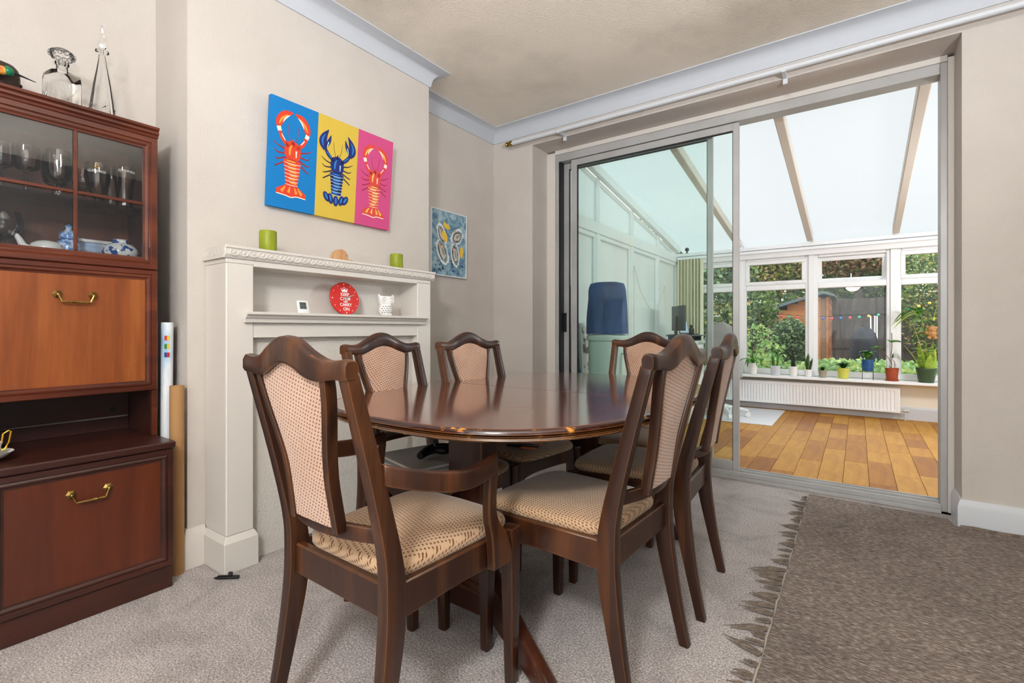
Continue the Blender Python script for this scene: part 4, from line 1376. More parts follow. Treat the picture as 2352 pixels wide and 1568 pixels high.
obj('body', MB().prism(crom([p for p in pts] + [pts[0]], 3)[:-1], 'z', -.016, .016), m_beech, wh, .002)
obj('eye', MB().lathe([(.0025, 0), (.0025, .0008)], 10, (.018, .034, .016)), m_black, wh)
rc = tag(obj('red_counter', MB().lathe([(.012, 0), (.014, .001), (.014, .005), (.012, .006)], 16), m_red), 'tiny red disc on the right end of the mantel', 'counter')
rc.location = (-2.12, 1.965, MT)

NS = 1.0755
ck = empty('wall_clock', 'round red clock reading keep calm and carry on in the niche', 'clock')
lean = R(-10)
CR = .086
# lowest rim point stands on the shelf
face_wall(ck, (-2.166 - math.sin(-lean) * CR, 1.557, NS + math.cos(lean) * CR + .0022), lean)
rim = MB().lathe([(CR - .001, -.011), (CR, -.010), (CR, -.001), (CR - .001, 0), (.001, 0)], 56)
obj('face', rim, m_red, ck, smooth=40)
for k in range(12):
    a = k * PI / 6
    o = obj('hour_mark', MB().lathe([(.0026 if k % 3 else .0034, 0), (.002, .0008)], 8, (.075 * math.sin(a), .075 * math.cos(a), .0002)), m_wtext, ck)
for (txt, y, sz) in (('KEEP', .020, .0235), ('CALM', -.003, .0235), ('AND', -.0185, .0115), ('CARRY', -.0345, .0225), ('ON', -.0575, .024)):
    tt = text_mesh('lettering', txt, sz, m_wtext, ck, bold=.0004); tt.location = (0, y, .0006)
cr = MB()
cr.add([(-.016, .034, .001), (.016, .034, .001), (.019, .047, .001), (.010, .044, .001), (.0, .052, .001), (-.010, .044, .001), (-.019, .047, .001)], [(0, 1, 2, 3, 4, 5, 6)])
for x, y in ((-.019, .049), (.019, .049), (0, .058), (-.010, .052), (.010, .052)):
    blob(cr, (x, y), .003, .003, .001, 0, n=10)
obj('crown_emblem', cr, m_wtext, ck, smooth=0)
m_steel = M('steel_hand', (206, 204, 198), .25, metal=.8)
hh_ = MB()
for ang, L, wd in ((R(70), .066, .0022), (R(66), .042, .0034)):
    d = (math.sin(ang), math.cos(ang)); p = (d[1], -d[0])
    hh_.add([(-p[0] * wd - d[0] * .012, -p[1] * wd - d[1] * .012, .004), (p[0] * wd - d[0] * .012, p[1] * wd - d[1] * .012, .004), (p[0] * wd * .7 + d[0] * L * .7, p[1] * wd * .7 + d[1] * L * .7, .004), (d[0] * L, d[1] * L, .004), (-p[0] * wd * .7 + d[0] * L * .7, -p[1] * wd * .7 + d[1] * L * .7, .004)], [(0, 1, 2, 3, 4)])
hh_.lathe([(.006, .0008), (.006, .005), (.001, .0055)], 14)
obj('clock_hands', hh_, m_steel, ck)

th = empty('thermometer', 'small white digital thermometer standing on the niche shelf', 'thermometer')
lean = R(-12)
face_wall(th, (-2.118, 1.29, NS + .001), lean, R(8))
obj('case', MB().box(-.030, .030, 0, .062, -.010, 0), m_whitep, th, .004, 2)
obj('screen', MB().box(-.021, .016, .020, .053, .0, .0008), M('lcd_screen', (92, 100, 96), .3), th)
sg = MB()
for (x, y, wd, hg) in ((-.016, .040, .004, .009), (-.009, .040, .004, .009), (-.001, .040, .004, .009), (.006, .040, .004, .009), (-.014, .026, .004, .008), (-.007, .026, .004, .008), (.003, .026, .007, .008)):
    sg.box(x, x + wd, y, y + hg, .0008, .0012)
obj('digits', sg, M('lcd_digits', (44, 50, 48), .4), th)
obj('prop', MB().box(-.012, .012, .0, .006, -.028, -.010), m_whitep, th)

ow = empty('owl_lantern', 'white pierced ceramic owl lantern on the niche shelf', 'owl ornament')
face_wall(ow, (-2.135, 1.785, NS), 0, R(-10))
# local: x sideways, y up, z towards the room
b = MB()
def lay(prof, n=28):
    return [[(rx * math.cos(2 * PI * k / n), y, rz_ * math.sin(2 * PI * k / n)) for k in range(n)] for y, rx, rz_ in prof]
b.loft(lay([(0, .026, .024), (.004, .028, .026), (.012, .036, .033), (.030, .041, .037), (.045, .039, .035), (.056, .034, .031), (.062, .034, .031)]))
obj('body', b, m_white, ow)
b = MB()
b.loft(lay([(.058, .032, .029), (.068, .039, .030), (.085, .042, .029), (.098, .044, .027), (.108, .045, .022), (.110, .040, .016)]))
for s in (-1, 1):
    b.loft([[(s * .028, .100, .016), (s * .046, .100, .012), (s * .044, .100, -.010), (s * .028, .100, -.010)], [(s * .044, .120, .004), (s * .0475, .119, .003), (s * .047, .119, -.002), (s * .044, .120, -.002)]])
obj('head', b, m_white, ow)
for s in (-1, 1):
    b = MB()
    for r in (.0165, .010):
        P = [(s * .020 + r * math.cos(t), .086 + r * math.sin(t), .029 - abs(s * .020 + r * math.cos(t)) * .12) for t in [2 * PI * k / 20 for k in range(21)]]
        b.tube(P, .0022, 6)
    b.ball((s * .020, .086, .027), .005, 8, 6)
    obj('eye', b, m_white, ow)
obj('beak', MB().loft([[(-.004, .082, .028), (.004, .082, .028), (0, .086, .034)], [(-.001, .070, .031), (.001, .070, .031), (0, .0705, .033)]]), m_white, ow)
hl = MB()
for r_ in range(4):
    for c_ in range(-3, 4):
        a = (c_ + .5 * (r_ % 2)) * .30
        y = .018 + r_ * .011
        rx = .0405 + .0015 * math.sin(r_)
        x, z = rx * math.sin(a), rx * .9 * math.cos(a)
        n1 = Vector((math.sin(a), 0, math.cos(a))); t1 = Vector((math.cos(a), 0, -math.sin(a)))
        p = Vector((x, y, z)) + n1 * .001
        hl.add([p + t1 * .0028, p + Vector((0, .0042, 0)), p - t1 * .0028, p - Vector((0, .0042, 0))], [(0, 1, 2, 3)])
obj('piercing', hl, M('lantern_holes', (70, 68, 64), .9), ow, smooth=0)
b = MB(); b.ball((-.014, .005, .028), .009, 8, 6, 1, .6, 1); b.ball((.014, .005, .028), .009, 8, 6, 1, .6, 1)
obj('feet', b, m_white, ow)

# ================================================================== CONSERVATORY THINGS
# radiator
rd = empty('radiator', 'long white fluted panel radiator under the windowsill', 'radiator', loc=(-.70, 6.83, 0))
b = MB()
rx0, rx1 = -1.09, 1.08
n = int((rx1 - rx0 - .04) / .0335)
prof = []
xx = rx0 + .02
pts = [(rx0, .03), (rx0, -.028), (rx0 + .012, -.036)]
for k in range(n):
    pts += [(xx + .004, -.036), (xx + .010, -.029), (xx + .020, -.029), (xx + .026, -.036)]
    xx += .0335
pts += [(rx1 - .012, -.036), (rx1, -.028), (rx1, .03)]
flat = [(rx0, .03), (rx0, -.028), (rx0 + .012, -.036)] + [(p[0], -.036) for p in pts[3:-3]] + [(rx1 - .012, -.036), (rx1, -.028), (rx1, .03)]
b.loft([[(x, y, z) for x, y in (flat if fl else pts)] for z, fl in ((.085, 1), (.108, 1), (.116, 0), (.318, 0), (.326, 1), (.352, 1))])
obj('panel', b, m_upvc, rd, 0, smooth=30)
obj('top_grille', MB().box(rx0, rx1, -.028, .03, .352, .360), m_upvc, rd, .002)
vb = MB(); vb.tube([(rx1, 0, .11), (rx1 + .03, 0, .11)], .009, 8); vb.tube([(rx1 + .03, -.0, .11), (rx1 + .075, 0, .11)], .018, 12); vb.tube([(rx1 + .04, 0, .11), (rx1 + .04, 0, .0)], .0075, 8)
obj('valve', vb, M('radiator_valve', (206, 204, 198), .35, metal=.3), rd)
obj('wall_bracket', MB().box(-.8, -.76, .03, .097, .12, .32).box(.76, .80, .03, .097, .12, .32), m_upvc, rd)

# ------------------------------------------------------------------ plants on the sill
SY, SZ2 = 6.80, .4335
m_soil = M('potting_soil', (58, 42, 32), .95, bscale=120, bstr=.6)
def leafmat(name, a, b_, ns=18, nm=None):
    m, nt, bs = newmat(name)
    n_ = noise_node(nt, ns, 3, mapping=nm)
    r = ramp_node(nt, n_.outputs['Fac'], [(.35, C(a)), (.65, C(b_))])
    nt.links.new(r.outputs[0], bs.inputs['Base Color'])
    bs.inputs['Roughness'].default_value = .45
    tr = nd(nt, 'ShaderNodeBsdfTranslucent')
    nt.links.new(r.outputs[0], tr.inputs[0])
    mx = nd(nt, 'ShaderNodeMixShader'); mx.inputs[0].default_value = .35
    nt.links.new(bs.outputs[0], mx.inputs[1]); nt.links.new(tr.outputs[0], mx.inputs[2])
    nt.links.new(mx.outputs[0], nt.nodes['Material Output'].inputs[0])
    return m
m_lf = leafmat('leaf_green', (52, 110, 36), (110, 168, 60))
m_lfd = leafmat('leaf_dark', (22, 58, 26), (50, 92, 40))
m_lfy = leafmat('leaf_lime', (150, 190, 50), (206, 222, 100))
m_lfs = leafmat('leaf_snake', (70, 110, 44), (170, 190, 70), 26, (.4, .4, 3))
m_cact = leafmat('cactus_green', (60, 92, 46), (92, 124, 66))
m_cactd = leafmat('cactus_dark', (28, 40, 32), (52, 66, 48))

def blade(mb, pts, wid, fold=.25, n=5):
    """leaf ribbon through 3-D points, given half widths"""
    P = crom([tuple(p) + (wd,) for p, wd in zip(pts, wid)], n)
    L = len(P)
    vs = []
    for i, q in enumerate(P):
        a, c = Vector(P[max(i - 1, 0)][:3]), Vector(P[min(i + 1, L - 1)][:3])
        d = (c - a).normalized()
        side = d.cross(Vector((0, 0, 1)))
        if side.length < .15: side = d.cross(Vector((.3, 1, 0)))
        side.normalize()
        up = side.cross(d)
        p = Vector(q[:3])
        vs += [p - side * q[3] + up * q[3] * fold, p, p + side * q[3] + up * q[3] * fold]
    mb.add(vs, [f for i in range(L - 1) for f in ((3 * i, 3 * i + 1, 3 * i + 4, 3 * i + 3), (3 * i + 1, 3 * i + 2, 3 * i + 5, 3 * i + 4))])

def pot(e, r0, r1, h, mat, rim=.006, z=0, n=28):
    obj('pot', MB().lathe([(r0 * .9, z), (r0, z + .003), (r1 - .001, z + h - .016), (r1 + rim * .4, z + h - .015), (r1 + rim * .4, z + h), (r1 - .005, z + h), (r1 - .007, z + h - .014)], n, cap=True), mat, e)
    obj('soil', MB().lathe([(r1 - .0065, z + h - .0138), (r1 * .5, z + h - .010), (.001, z + h - .009)], n, cap=False), m_soil, e)
def plant(label, x, name='potted_plant', y=SY):
    return empty(name, label, 'plant', loc=(x, y, SZ2), group='pot plants on the conservatory windowsill')
rq = random.Random(21)
# 1 strap leaves, bare flower stems
p = plant('strap leaved orchid with bare stems in a white pot', -1.085)
pot(p, .042, .056, .145, m_white)
for k in range(8):
    a = k * 2.4 + .3; L = .10 + .09 * rq.random(); ca, sa = math.cos(a), math.sin(a)
    b = MB(); blade(b, [(0, 0, .13), (ca * L * .4, sa * L * .4, .19), (ca * L, sa * L * .7, .17 + .02 * rq.random()), (ca * L * 1.35, sa * L * .9, .10)], [.006, .017, .015, .002])
    obj('leaf', b, m_lf, p)
b = MB(); blade(b, [(0, 0, .13), (-.005, 0, .20), (-.012, 0, .27)], [.008, .016, .003]); obj('leaf', b, m_lf, p)
b = MB(); b.tube(crom([(0, 0, .13), (-.004, 0, .35), (-.006, 0, .56)]), .0028, 6); b.tube(crom([(.01, 0, .13), (.05, 0, .28), (.09, 0, .40), (.12, 0, .53)]), .0028, 6)
obj('stem', b, M('dry_stem', (60, 52, 30), .7), p)
# 2
p = plant('cluster of upright green stems in a pale grey ribbed pot', -.833)
b = MB(); r_ = lambda z, r: [((r + .0016 * math.cos(24 * t)) * math.cos(t), (r + .0016 * math.cos(24 * t)) * math.sin(t), z) for t in [2 * PI * k / 96 for k in range(96)]]
b.loft([r_(0, .046), r_(.003, .048), r_(.118, .056), r_(.118, .050)]); obj('pot', b, M('grey_glaze', (206, 210, 214), .3), p)
obj('soil', MB().lathe([(.050, .112), (.001, .116)], 20), m_soil, p)
for k in range(9):
    x, y = rq.uniform(-.03, .03), rq.uniform(-.025, .025); h_ = rq.uniform(.10, .19)
    obj('stem', MB().tube([(x, y, .105), (x * 1.3, y, .11 + h_ * .6), (x * 1.5, y, .11 + h_)], [.0055, .006, .002], 7), m_lf, p)
for k in range(10):
    a = k * 2.4; z_ = .20 + .012 * k
    b = MB(); blade(b, [(.02 * math.cos(a), .01 * math.sin(a), z_), (.04 * math.cos(a), .03 * math.sin(a), z_ + .03), (.055 * math.cos(a), .04 * math.sin(a), z_ + .055)], [.003, .008, .001]); obj('leaf', b, m_lf, p)
# 3
p = plant('tall thin dark column cactus in a white pot', -.64)
pot(p, .040, .051, .118, m_white)
b = MB()
for (x, h_, r) in ((-.012, .195, .011), (.012, .15, .010)):
    rr = []
    for q in range(14):
        z_ = .10 + h_ * q / 13
        rad = r * (1 + .16 * (q % 2)) * (1 if q < 12 else .6)
        rr.append([((rad + .002 * math.cos(6 * t)) * math.cos(t) + x * (1 - q / 20), (rad + .002 * math.cos(6 * t)) * math.sin(t), z_) for t in [2 * PI * k / 18 for k in range(18)]])
    b.loft(rr)
obj('column', b, m_cactd, p)
# 4
p = plant('small branching green cactus in a little white pot', -.482)
pot(p, .033, .042, .088, m_white)
for k, (x, h_, r) in enumerate(((0, .20, .012), (-.025, .14, .009), (.022, .12, .009), (.034, .15, .007), (-.012, .17, .008))):
    b = MB(); pts_ = [(x * .5, .01 * (k % 3 - 1), .072), (x, .008 * (k % 3 - 1), .075 + h_ * .5), (x * 1.15, .008 * (k % 3 - 1), .075 + h_)]
    b.tube(crom(pts_, 6), [r * (1 + .18 * (q % 2)) * (1 if q < 11 else .5) for q in range(13)], 8)
    obj('cactus_branch', b, m_cact, p)
# 5, 6 rosettes
def rosette(p, z, r, n_, L, mat, wd, up=.7):
    for k in range(n_):
        a = k * 2.39996; t = k / n_
        el = up * (1 - t * .8)
        ca, sa = math.cos(a), math.sin(a)
        l_ = L * (.7 + .4 * rq.random())
        b = MB(); blade(b, [(0, 0, z), (ca * l_ * .5 * (1.2 - el), sa * l_ * .5 * (1.2 - el), z + l_ * (.35 + .35 * el)), (ca * l_ * (1.25 - el), sa * l_ * (1.25 - el), z + l_ * (.3 + .7 * el))], [wd, wd * .9, .0008], .5, 3)
        obj('leaf', b, mat, p)
p = plant('small dark spiky haworthia in a taupe pot', -.337)
pot(p, .034, .045, .086, M('taupe_glaze', (158, 150, 130), .4))
rosette(p, .075, .03, 26, .07, m_lfd, .006)
p = plant('bushy spiky aloe in a lime yellow pot', -.137)
pot(p, .048, .060, .122, M('lime_glaze', (206, 206, 92), .35))
rosette(p, .108, .04, 40, .115, m_lfd, .008)
# 7 blue pot on wire stand
p = plant('glossy leafed plant in a blue faceted pot on a black wire stand', .092)
st_ = MB()
for (x, y) in ((-.05, -.05), (.05, -.05), (.05, .05), (-.05, .05)): st_.tube([(x, y, 0), (x, y, .115)], .0025, 6)
st_.tube([(-.05, -.05, .095), (.05, -.05, .095), (.05, .05, .095), (-.05, .05, .095), (-.05, -.05, .095)], .0025, 6)
obj('wire_stand', st_, m_blackp, p)
obj('pot', MB().lathe([(.040, .098), (.052, .100), (.058, .15), (.057, .228), (.051, .228), (.051, .21)], 12), M('blue_pot_glaze', (30, 70, 124), .3, col2=(52, 100, 150), nscale=14), p, smooth=10)
for k in range(16):
    a = k * 2.4; l_ = .06 + .03 * rq.random(); ca, sa = math.cos(a), math.sin(a); z_ = .215 + .004 * k
    b = MB(); blade(b, [(0, 0, z_), (ca * l_ * .6, sa * l_ * .6, z_ + .05), (ca * l_ * 1.15, sa * l_ * 1.1, z_ + .045)], [.006, .024, .003]); obj('leaf', b, m_lf if k % 3 else m_lfd, p)
# 8
p = plant('lanky plant with two broad leaves in a terracotta pot', .308)
pot(p, .050, .060, .140, M('terracotta', (166, 74, 40), .6, col2=(150, 64, 34), nscale=8))
obj('saucer', MB().lathe([(.05, 0), (.058, .002), (.062, .016), (.058, .016)], 24), M('terracotta_saucer', (158, 68, 36), .6), p)
b = MB(); b.tube(crom([(0, 0, .12), (-.008, 0, .25), (.0, 0, .38), (-.002, 0, .53)]), .004, 6); b.tube(crom([(0, 0, .2), (-.05, 0, .28), (-.11, 0, .345), (-.16, 0, .36)]), .0035, 6)
b.tube(crom([(.02, 0, .12), (.025, 0, .2), (.0, 0, .24)]), .003, 6)
obj('stem', b, M('brown_stem', (110, 84, 50), .7), p)
b = MB(); blade(b, [(-.045, 0, .455), (-.01, -.02, .425), (.04, -.01, .43), (.098, 0, .425)], [.004, .045, .05, .004], .4); obj('leaf', b, m_lf, p)
b = MB(); blade(b, [(-.195, 0, .365), (-.16, -.02, .355), (-.12, -.01, .37), (-.085, 0, .36)], [.004, .04, .035, .004], .4); obj('leaf', b, m_lf, p)
for k in range(5):
    a = -.5 + k * .45
    b = MB(); blade(b, [(0, 0, .25), (.05 * math.cos(a), -.02, .27 + .03 * math.sin(a)), (.10 * math.cos(a), -.01, .26 + .05 * math.sin(a))], [.003, .009, .001]); obj('leaf', b, m_lfd, p)
b = MB(); blade(b, [(0, 0, .13), (-.03, -.02, .16), (-.06, -.02, .15)], [.003, .014, .002]); obj('leaf', b, m_lfy, p)
# 9
p = plant('large snake plant with drooping split leaf in a dark green pot', .597)
pot(p, .066, .088, .155, M('green_glaze', (62, 84, 58), .4))
for (x0, y0, x1, z1, wd, mt) in ((-.03, 0, -.06, .40, .022, m_lfs), (.0, .01, .0, .34, .026, m_lfs), (.03, 0, .05, .42, .022, m_lfs), (.05, .01, .075, .36, .018, m_lfy), (-.05, .0, -.19, .40, .020, m_lfy), (-.02, -.02, -.11, .30, .018, m_lfs), (.02, -.03, .03, .30, .026, m_lfy), (-.05, -.01, -.24, .28, .014, m_lf), (.01, .02, -.03, .36, .026, m_lfs), (-.01, 0, -.12, .66, .018, m_lfy)):
    b = MB(); blade(b, [(x0, y0, .13), (x0 * .6 + x1 * .4, y0, .13 + (z1 - .13) * .5), (x1, y0, z1)], [wd * 1.1, wd * 1.45, .003], .3); obj('leaf', b, mt, p)
b = MB(); b.tube(crom([(.01, 0, .13), (.0, 0, .4), (-.03, 0, .62), (-.04, 0, .74)]), .005, 6); b.tube(crom([(-.03, 0, .70), (.05, 0, .62), (.12, 0, .48), (.16, 0, .38)]), .0045, 6); b.tube([(.06, 0, .14), (.055, 0, .36), (.06, 0, .50)], .0035, 6)
obj('stem', b, m_lfs, p)
for (dx, dz, l_) in ((-.02, .02, 1.0), (-.03, -.02, 1.15), (-.06, .03, .9), (.02, .03, .5), (-.045, -.05, 1.0)):
    b = MB(); blade(b, [(-.04, 0, .745), (-.09 + dx, -.03, .765 + dz), (-.17 * l_ + dx, -.04, .70 + dz), (-.235 * l_ + dx, -.02, .62 + dz)], [.012, .040, .028, .003], .3); obj('leaf', b, m_lf if dz > 0 else m_lfy, p)
b = MB(); blade(b, [(.06, 0, .66), (.075, 0, .75), (.105, 0, .86)], [.008, .016, .002]); obj('leaf', b, m_lfy, p)
b = MB(); blade(b, [(.09, 0, .56), (.12, 0, .62), (.145, 0, .68)], [.006, .014, .001]); obj('leaf', b, m_lfy, p)
py_ = empty('plush_toy', 'small tan fluffy toy perched on the snake plant stem', 'toy', loc=(.640, SY - .045, SZ2 + .52), group=None)
m_plush = M('tan_plush', (176, 122, 72), .95, col2=(206, 158, 104), nscale=60, bscale=160, bstr=1, bdist=.006)
for nm, c_, r in (('body', (0, 0, 0), .032), ('head', (0, -.004, .038), .030), ('ear', (-.026, 0, .052), .011), ('ear', (.026, 0, .052), .011), ('arm', (-.034, -.006, .008), .014), ('arm', (.034, -.006, .008), .014), ('leg', (-.018, -.012, -.030), .015), ('leg', (.018, -.012, -.030), .015)):
    obj(nm, MB().ball([q * 1.3 for q in c_], r * 1.3, 12, 8), m_plush, py_)

# ------------------------------------------------------------------ office corner seen through the glass
cvr = empty('storage_drum', 'tall pale plastic drum with lid behind the sliding door', 'drum', loc=(-1.767, 3.90, 0))
m_pale = M('pale_plastic', (222, 228, 222), .5)
obj('barrel', MB().lathe([(.14, 0), (.145, .01), (.158, .45), (.162, .90), (.155, .905)], 32), m_pale, cvr)
obj('lid', MB().lathe([(.175, .905), (.178, .912), (.178, .940), (.17, .95), (.14, .958), (.001, .962)], 32), m_pale, cvr)
obj('handle', MB().tube(crom([(.155, -.04, .80), (.20, -.04, .78), (.20, -.04, .60), (.155, -.04, .58)]), .011, 8), m_pale, cvr)
bl = empty('fabric_cover', 'blue fabric dust cover standing on the pale drum', 'cover', loc=(-1.767, 3.90, .9625))
b = MB()
rr = []
rw = random.Random(5)
for i in range(15):
    t = i / 14
    z_ = .435 * t
    rx_ = .172 - .012 * t; ry_ = .135 - .01 * t
    if t > .9: rx_ *= .96 if t < .97 else .88; ry_ *= .96 if t < .97 else .85
    ring_ = []
    for k in range(40):
        a = 2 * PI * k / 40
        c_, s_ = math.cos(a), math.sin(a)
        wob = 1 + .03 * math.sin(4 * a + 5 * t) + .012 * math.sin(9 * a - 7 * t) * (1 - t * .5)
        ring_.append((math.copysign(abs(c_) ** .5, c_) * rx_ * wob, math.copysign(abs(s_) ** .5, s_) * ry_ * wob, z_ + .006 * math.sin(3 * a)* t))
    rr.append(ring_)
zmin = 0
obj('cloth', MB().loft(rr), M('blue_cloth', (36, 66, 122), .6, col2=(52, 84, 142), nscale=5, bscale=7, bstr=1.0, bdist=.05, bmap=(1, 1, .45)), bl, smooth=70)
bl.rotation_euler = (0, 0, R(20))

pf2 = empty('leaning_picture', 'white framed picture leaning against the conservatory side wall', 'picture', loc=(-1.972, 3.88, 0))
pf2.rotation_euler = (0, R(-3.4), 0)
f = MB(); hgt, wdt, t = 1.06, .5, .035
f.box(-.012, .012, 0, wdt, 0, t); f.box(-.012, .012, 0, wdt, hgt - t, hgt); f.box(-.012, .012, 0, t, t, hgt - t); f.box(-.012, .012, wdt - t, wdt, t, hgt - t)
obj('frame', f, m_upvc, pf2, .003)
obj('picture', MB().box(-.008, .004, t, wdt - t, t, hgt - t), M('abstract_print', (216, 206, 198), .5, col2=(96, 70, 66), nscale=7, lo=.48, hi=.56), pf2)
cbx = tag(obj('blue_carton', MB().box(-.045, .045, -.035, .035, 0, .66), M('blue_carton', (24, 104, 164), .5, col2=(120, 70, 120), nscale=16, lo=.56, hi=.62), bevel=.002), 'bright blue carton standing just inside the sliding door', 'carton')
cbx.location = (-1.985, 3.705, 0)

dk = empty('desk', 'pale desk along the conservatory side wall', 'desk', loc=(-1.78, 6.1, 0))
m_desk = M('pale_desktop', (226, 226, 220), .4)
obj('desktop', MB().box(-.26, .30, -.78, .72, .835, .865), m_desk, dk, .004)
for (x, y) in ((-.22, .64), (.26, .64)):
    obj('leg', MB().box(x - .02, x + .02, y - .02, y + .02, 0, .835), m_upvc, dk, .003)
ms = empty('monitor_shelf', 'dark monitor riser shelf on the pale desk', 'shelf', loc=(-1.72, 6.0, .8655))
obj('board', MB().box(-.12, .14, -.30, .36, .055, .070), m_dgrey, ms, .003)
obj('leg', MB().box(-.10, .12, -.28, -.26, 0, .055), m_dgrey, ms)
obj('leg', MB().box(-.10, .12, .32, .34, 0, .055), m_dgrey, ms)
mon = empty('monitor', 'dark computer monitor on a stand, seen from behind at the desk', 'monitor', loc=(-1.76, 5.93, .936), rz=R(38))
obj('screen', MB().box(-.014, .014, -.19, .19, .05, .35), m_dgrey, mon, .006, 2)
obj('stand', MB().box(-.045, -.02, -.02, .02, .004, .22).box(-.022, -.014, -.02, .02, .16, .22).box(-.10, .02, -.08, .08, 0, .006), m_blackp, mon, .002)
lap = empty('laptop', 'open laptop with pale blue screen on the riser shelf', 'laptop', loc=(-1.69, 6.22, .936), rz=R(-15))
obj('base', MB().box(-.09, .04, -.11, .11, 0, .012), m_dgrey, lap, .003)
scr = obj('lid', MB().box(-.006, .0, -.11, .11, 0, .17), m_dgrey, lap, .002); scr.location = (-.085, 0, .012); scr.rotation_euler = (0, R(-14), 0)
obj('display', MB().box(.0001, .0008, -.10, .10, .012, .16), M('pale_screen', (176, 196, 214), .3), scr)
bt = empty('drink_bottle', 'black drinks bottle on the riser shelf', 'bottle', loc=(-1.64, 6.05, .936))
obj('flask', MB().lathe([(.030, 0), (.032, .004), (.032, .07), (.018, .085), (.016, .092)], 20), m_blackp, bt)
obj('cap', MB().lathe([(.02, .092), (.02, .118), (.018, .12)], 20), m_dgrey, bt)
dr = empty('drawer_tower', 'white drawer tower under the near end of the desk', 'drawers', loc=(-1.60, 5.27, 0))
obj('carcass', MB().box(-.19, .19, -.001, .42, 0, .8348), m_upvc, dr, .003)
for k in range(5):
    d_ = obj('drawer', MB().box(-.18, .18, -.018, -.0015, .02 + k * .156, .165 + k * .156), m_upvc, dr, .002)
    obj('pull', MB().add([(-.03, -.019, .13 + k * .156), (.03, -.019, .13 + k * .156), (0, -.019, .10 + k * .156)], [(0, 1, 2)]), m_dgrey, d_)
# office chair
oc = empty('office_chair', 'grey upholstered swivel chair on white castors in the conservatory', 'office chair', loc=(-1.29, 6.0, .006), rz=R(12))
m_gfab = M('grey_upholstery', (150, 150, 148), .95, bscale=300, bstr=.5)
b = MB()
rr = []
for i in range(9):
    t = -1 + 2 * i / 8
    w_ = .17 * math.sqrt(max(.02, 1 - abs(t) ** 3.2)); 
    rr.append([(w_ * u, -.23 - .03 * (1 - u * u) + (.018 if fl else -.018), .82 + .26 * t) for u, fl in [(-1 + 2 * k / 8, 0) for k in range(9)] + [(1 - 2 * k / 8, 1) for k in range(9)]])
b.loft(rr)
obj('backrest', b, m_gfab, oc, smooth=60)
obj('seat', MB().loft([sqr(.20, .44, 4), sqr(.22, .455, 4), sqr(.22, .485, 4), sqr(.19, .50, 4)]), m_gfab, oc)
obj('back_bracket', MB().tube(crom([(0, -.1, .43), (0, -.22, .45), (0, -.26, .56), (0, -.27, .70)]), .016, 8), m_whitep, oc)
obj('gas_column', MB().lathe([(.03, .09), (.03, .25), (.018, .25), (.018, .44)], 16), m_whitep, oc)
for k in range(5):
    a = 2 * PI * k / 5
    sp = MB(); sp.tube([(0, 0, .11), (.15 * math.cos(a), .15 * math.sin(a), .095), (.28 * math.cos(a), .28 * math.sin(a), .072)], [.026, .02, .013], 8)
    so = obj('spoke', sp, m_whitep, oc)
    cs = MB(); c_ = (.28 * math.cos(a), .28 * math.sin(a), .028); d_ = Vector((-math.sin(a), math.cos(a), 0))
    cs.tube([Vector(c_) - d_ * .02, Vector(c_) + d_ * .02], .028, 16); cs.tube([(c_[0], c_[1], .05), (c_[0], c_[1], .075)], .007, 6)
    obj('castor', cs, m_whitep, so)
cm = tag(obj('chair_mat', MB().box(-1.66, -.725, 5.655, 6.80, .0006, .0050), M('frosted_mat', (224, 226, 230), .35), bevel=.001), 'frosted white floor mat under the office chair', 'mat')
# vertical blind drawn to the left of the far windows
vb_ = empty('vertical_blind', 'cream vertical slat blind gathered at the conservatory corner', 'blind', loc=(-1.88, 6.86, 0))
obj('headrail', MB().box(-.17, 3.6, -.02, .02, 1.965, 2.0), m_upvc, vb_, .003)
sm_ = MB(); 
sm_.add([(-.004, -.045, 0), (.003, -.02, 0), (-.003, .02, 0), (.004, .045, 0), (-.004, -.045, 1.45), (.003, -.02, 1.45), (-.003, .02, 1.45), (.004, .045, 1.45)], [(0, 1, 5, 4), (1, 2, 6, 5), (2, 3, 7, 6)])
slat_me = mesh('slat', sm_, M('cream_slat', (240, 234, 208), .8), 0, smooth=60)
for k in range(15):
    o = obj('slat', slat_me, None, vb_); o.location = (-.145 + .0215 * k, 0, .512); o.rotation_euler = (0, 0, R(rq.uniform(-8, 8) + (28 if k % 2 else -6)))
wc = empty('webcam', 'small dark camera standing on the eaves beam above the blind', 'camera', loc=(-1.925, 6.875, 2.0553))
obj('foot', MB().lathe([(.02, 0), (.022, .003), (.008, .01), (.006, .03)], 14), m_blackp, wc)
obj('body', MB().ball((0, 0, .05), .028, 14, 10), M('camera_shell', (46, 56, 66), .4), wc)
obj('lens', MB().tube([(0, -.02, .05), (0, -.032, .048)], .012, 12), m_blackp, wc)
wr = MB()
wr.tube(crom([(-2.052, 5.25, 1.72), (-2.052, 5.45, 1.45), (-2.052, 5.75, 1.26), (-2.052, 5.95, 1.26), (-2.052, 6.2, 1.42), (-2.052, 6.32, 1.58)], 5), .003, 5)
wr.tube([(-2.052, 5.25, 1.72), (-2.052, 5.248, .9)], .003, 5)
wr.tube([(-2.052, 6.32, 1.58), (-2.052, 6.32, 1.1)], .003, 5)
tag(obj('hanging_string', wr, M('cream_cord', (214, 208, 180), .8)), 'thin cream cord looped across the conservatory side wall panels', 'cord')
wi = MB(); wi.tube(crom([(.70, 6.74, .437), (.74, 6.76, .445), (.78, 6.80, .47), (.82, 6.86, .49)]), .003, 5)
tag(obj('thin_cable', wi, M('brown_cable', (120, 96, 70), .7)), 'short brown wire at the right end of the windowsill', 'cable')

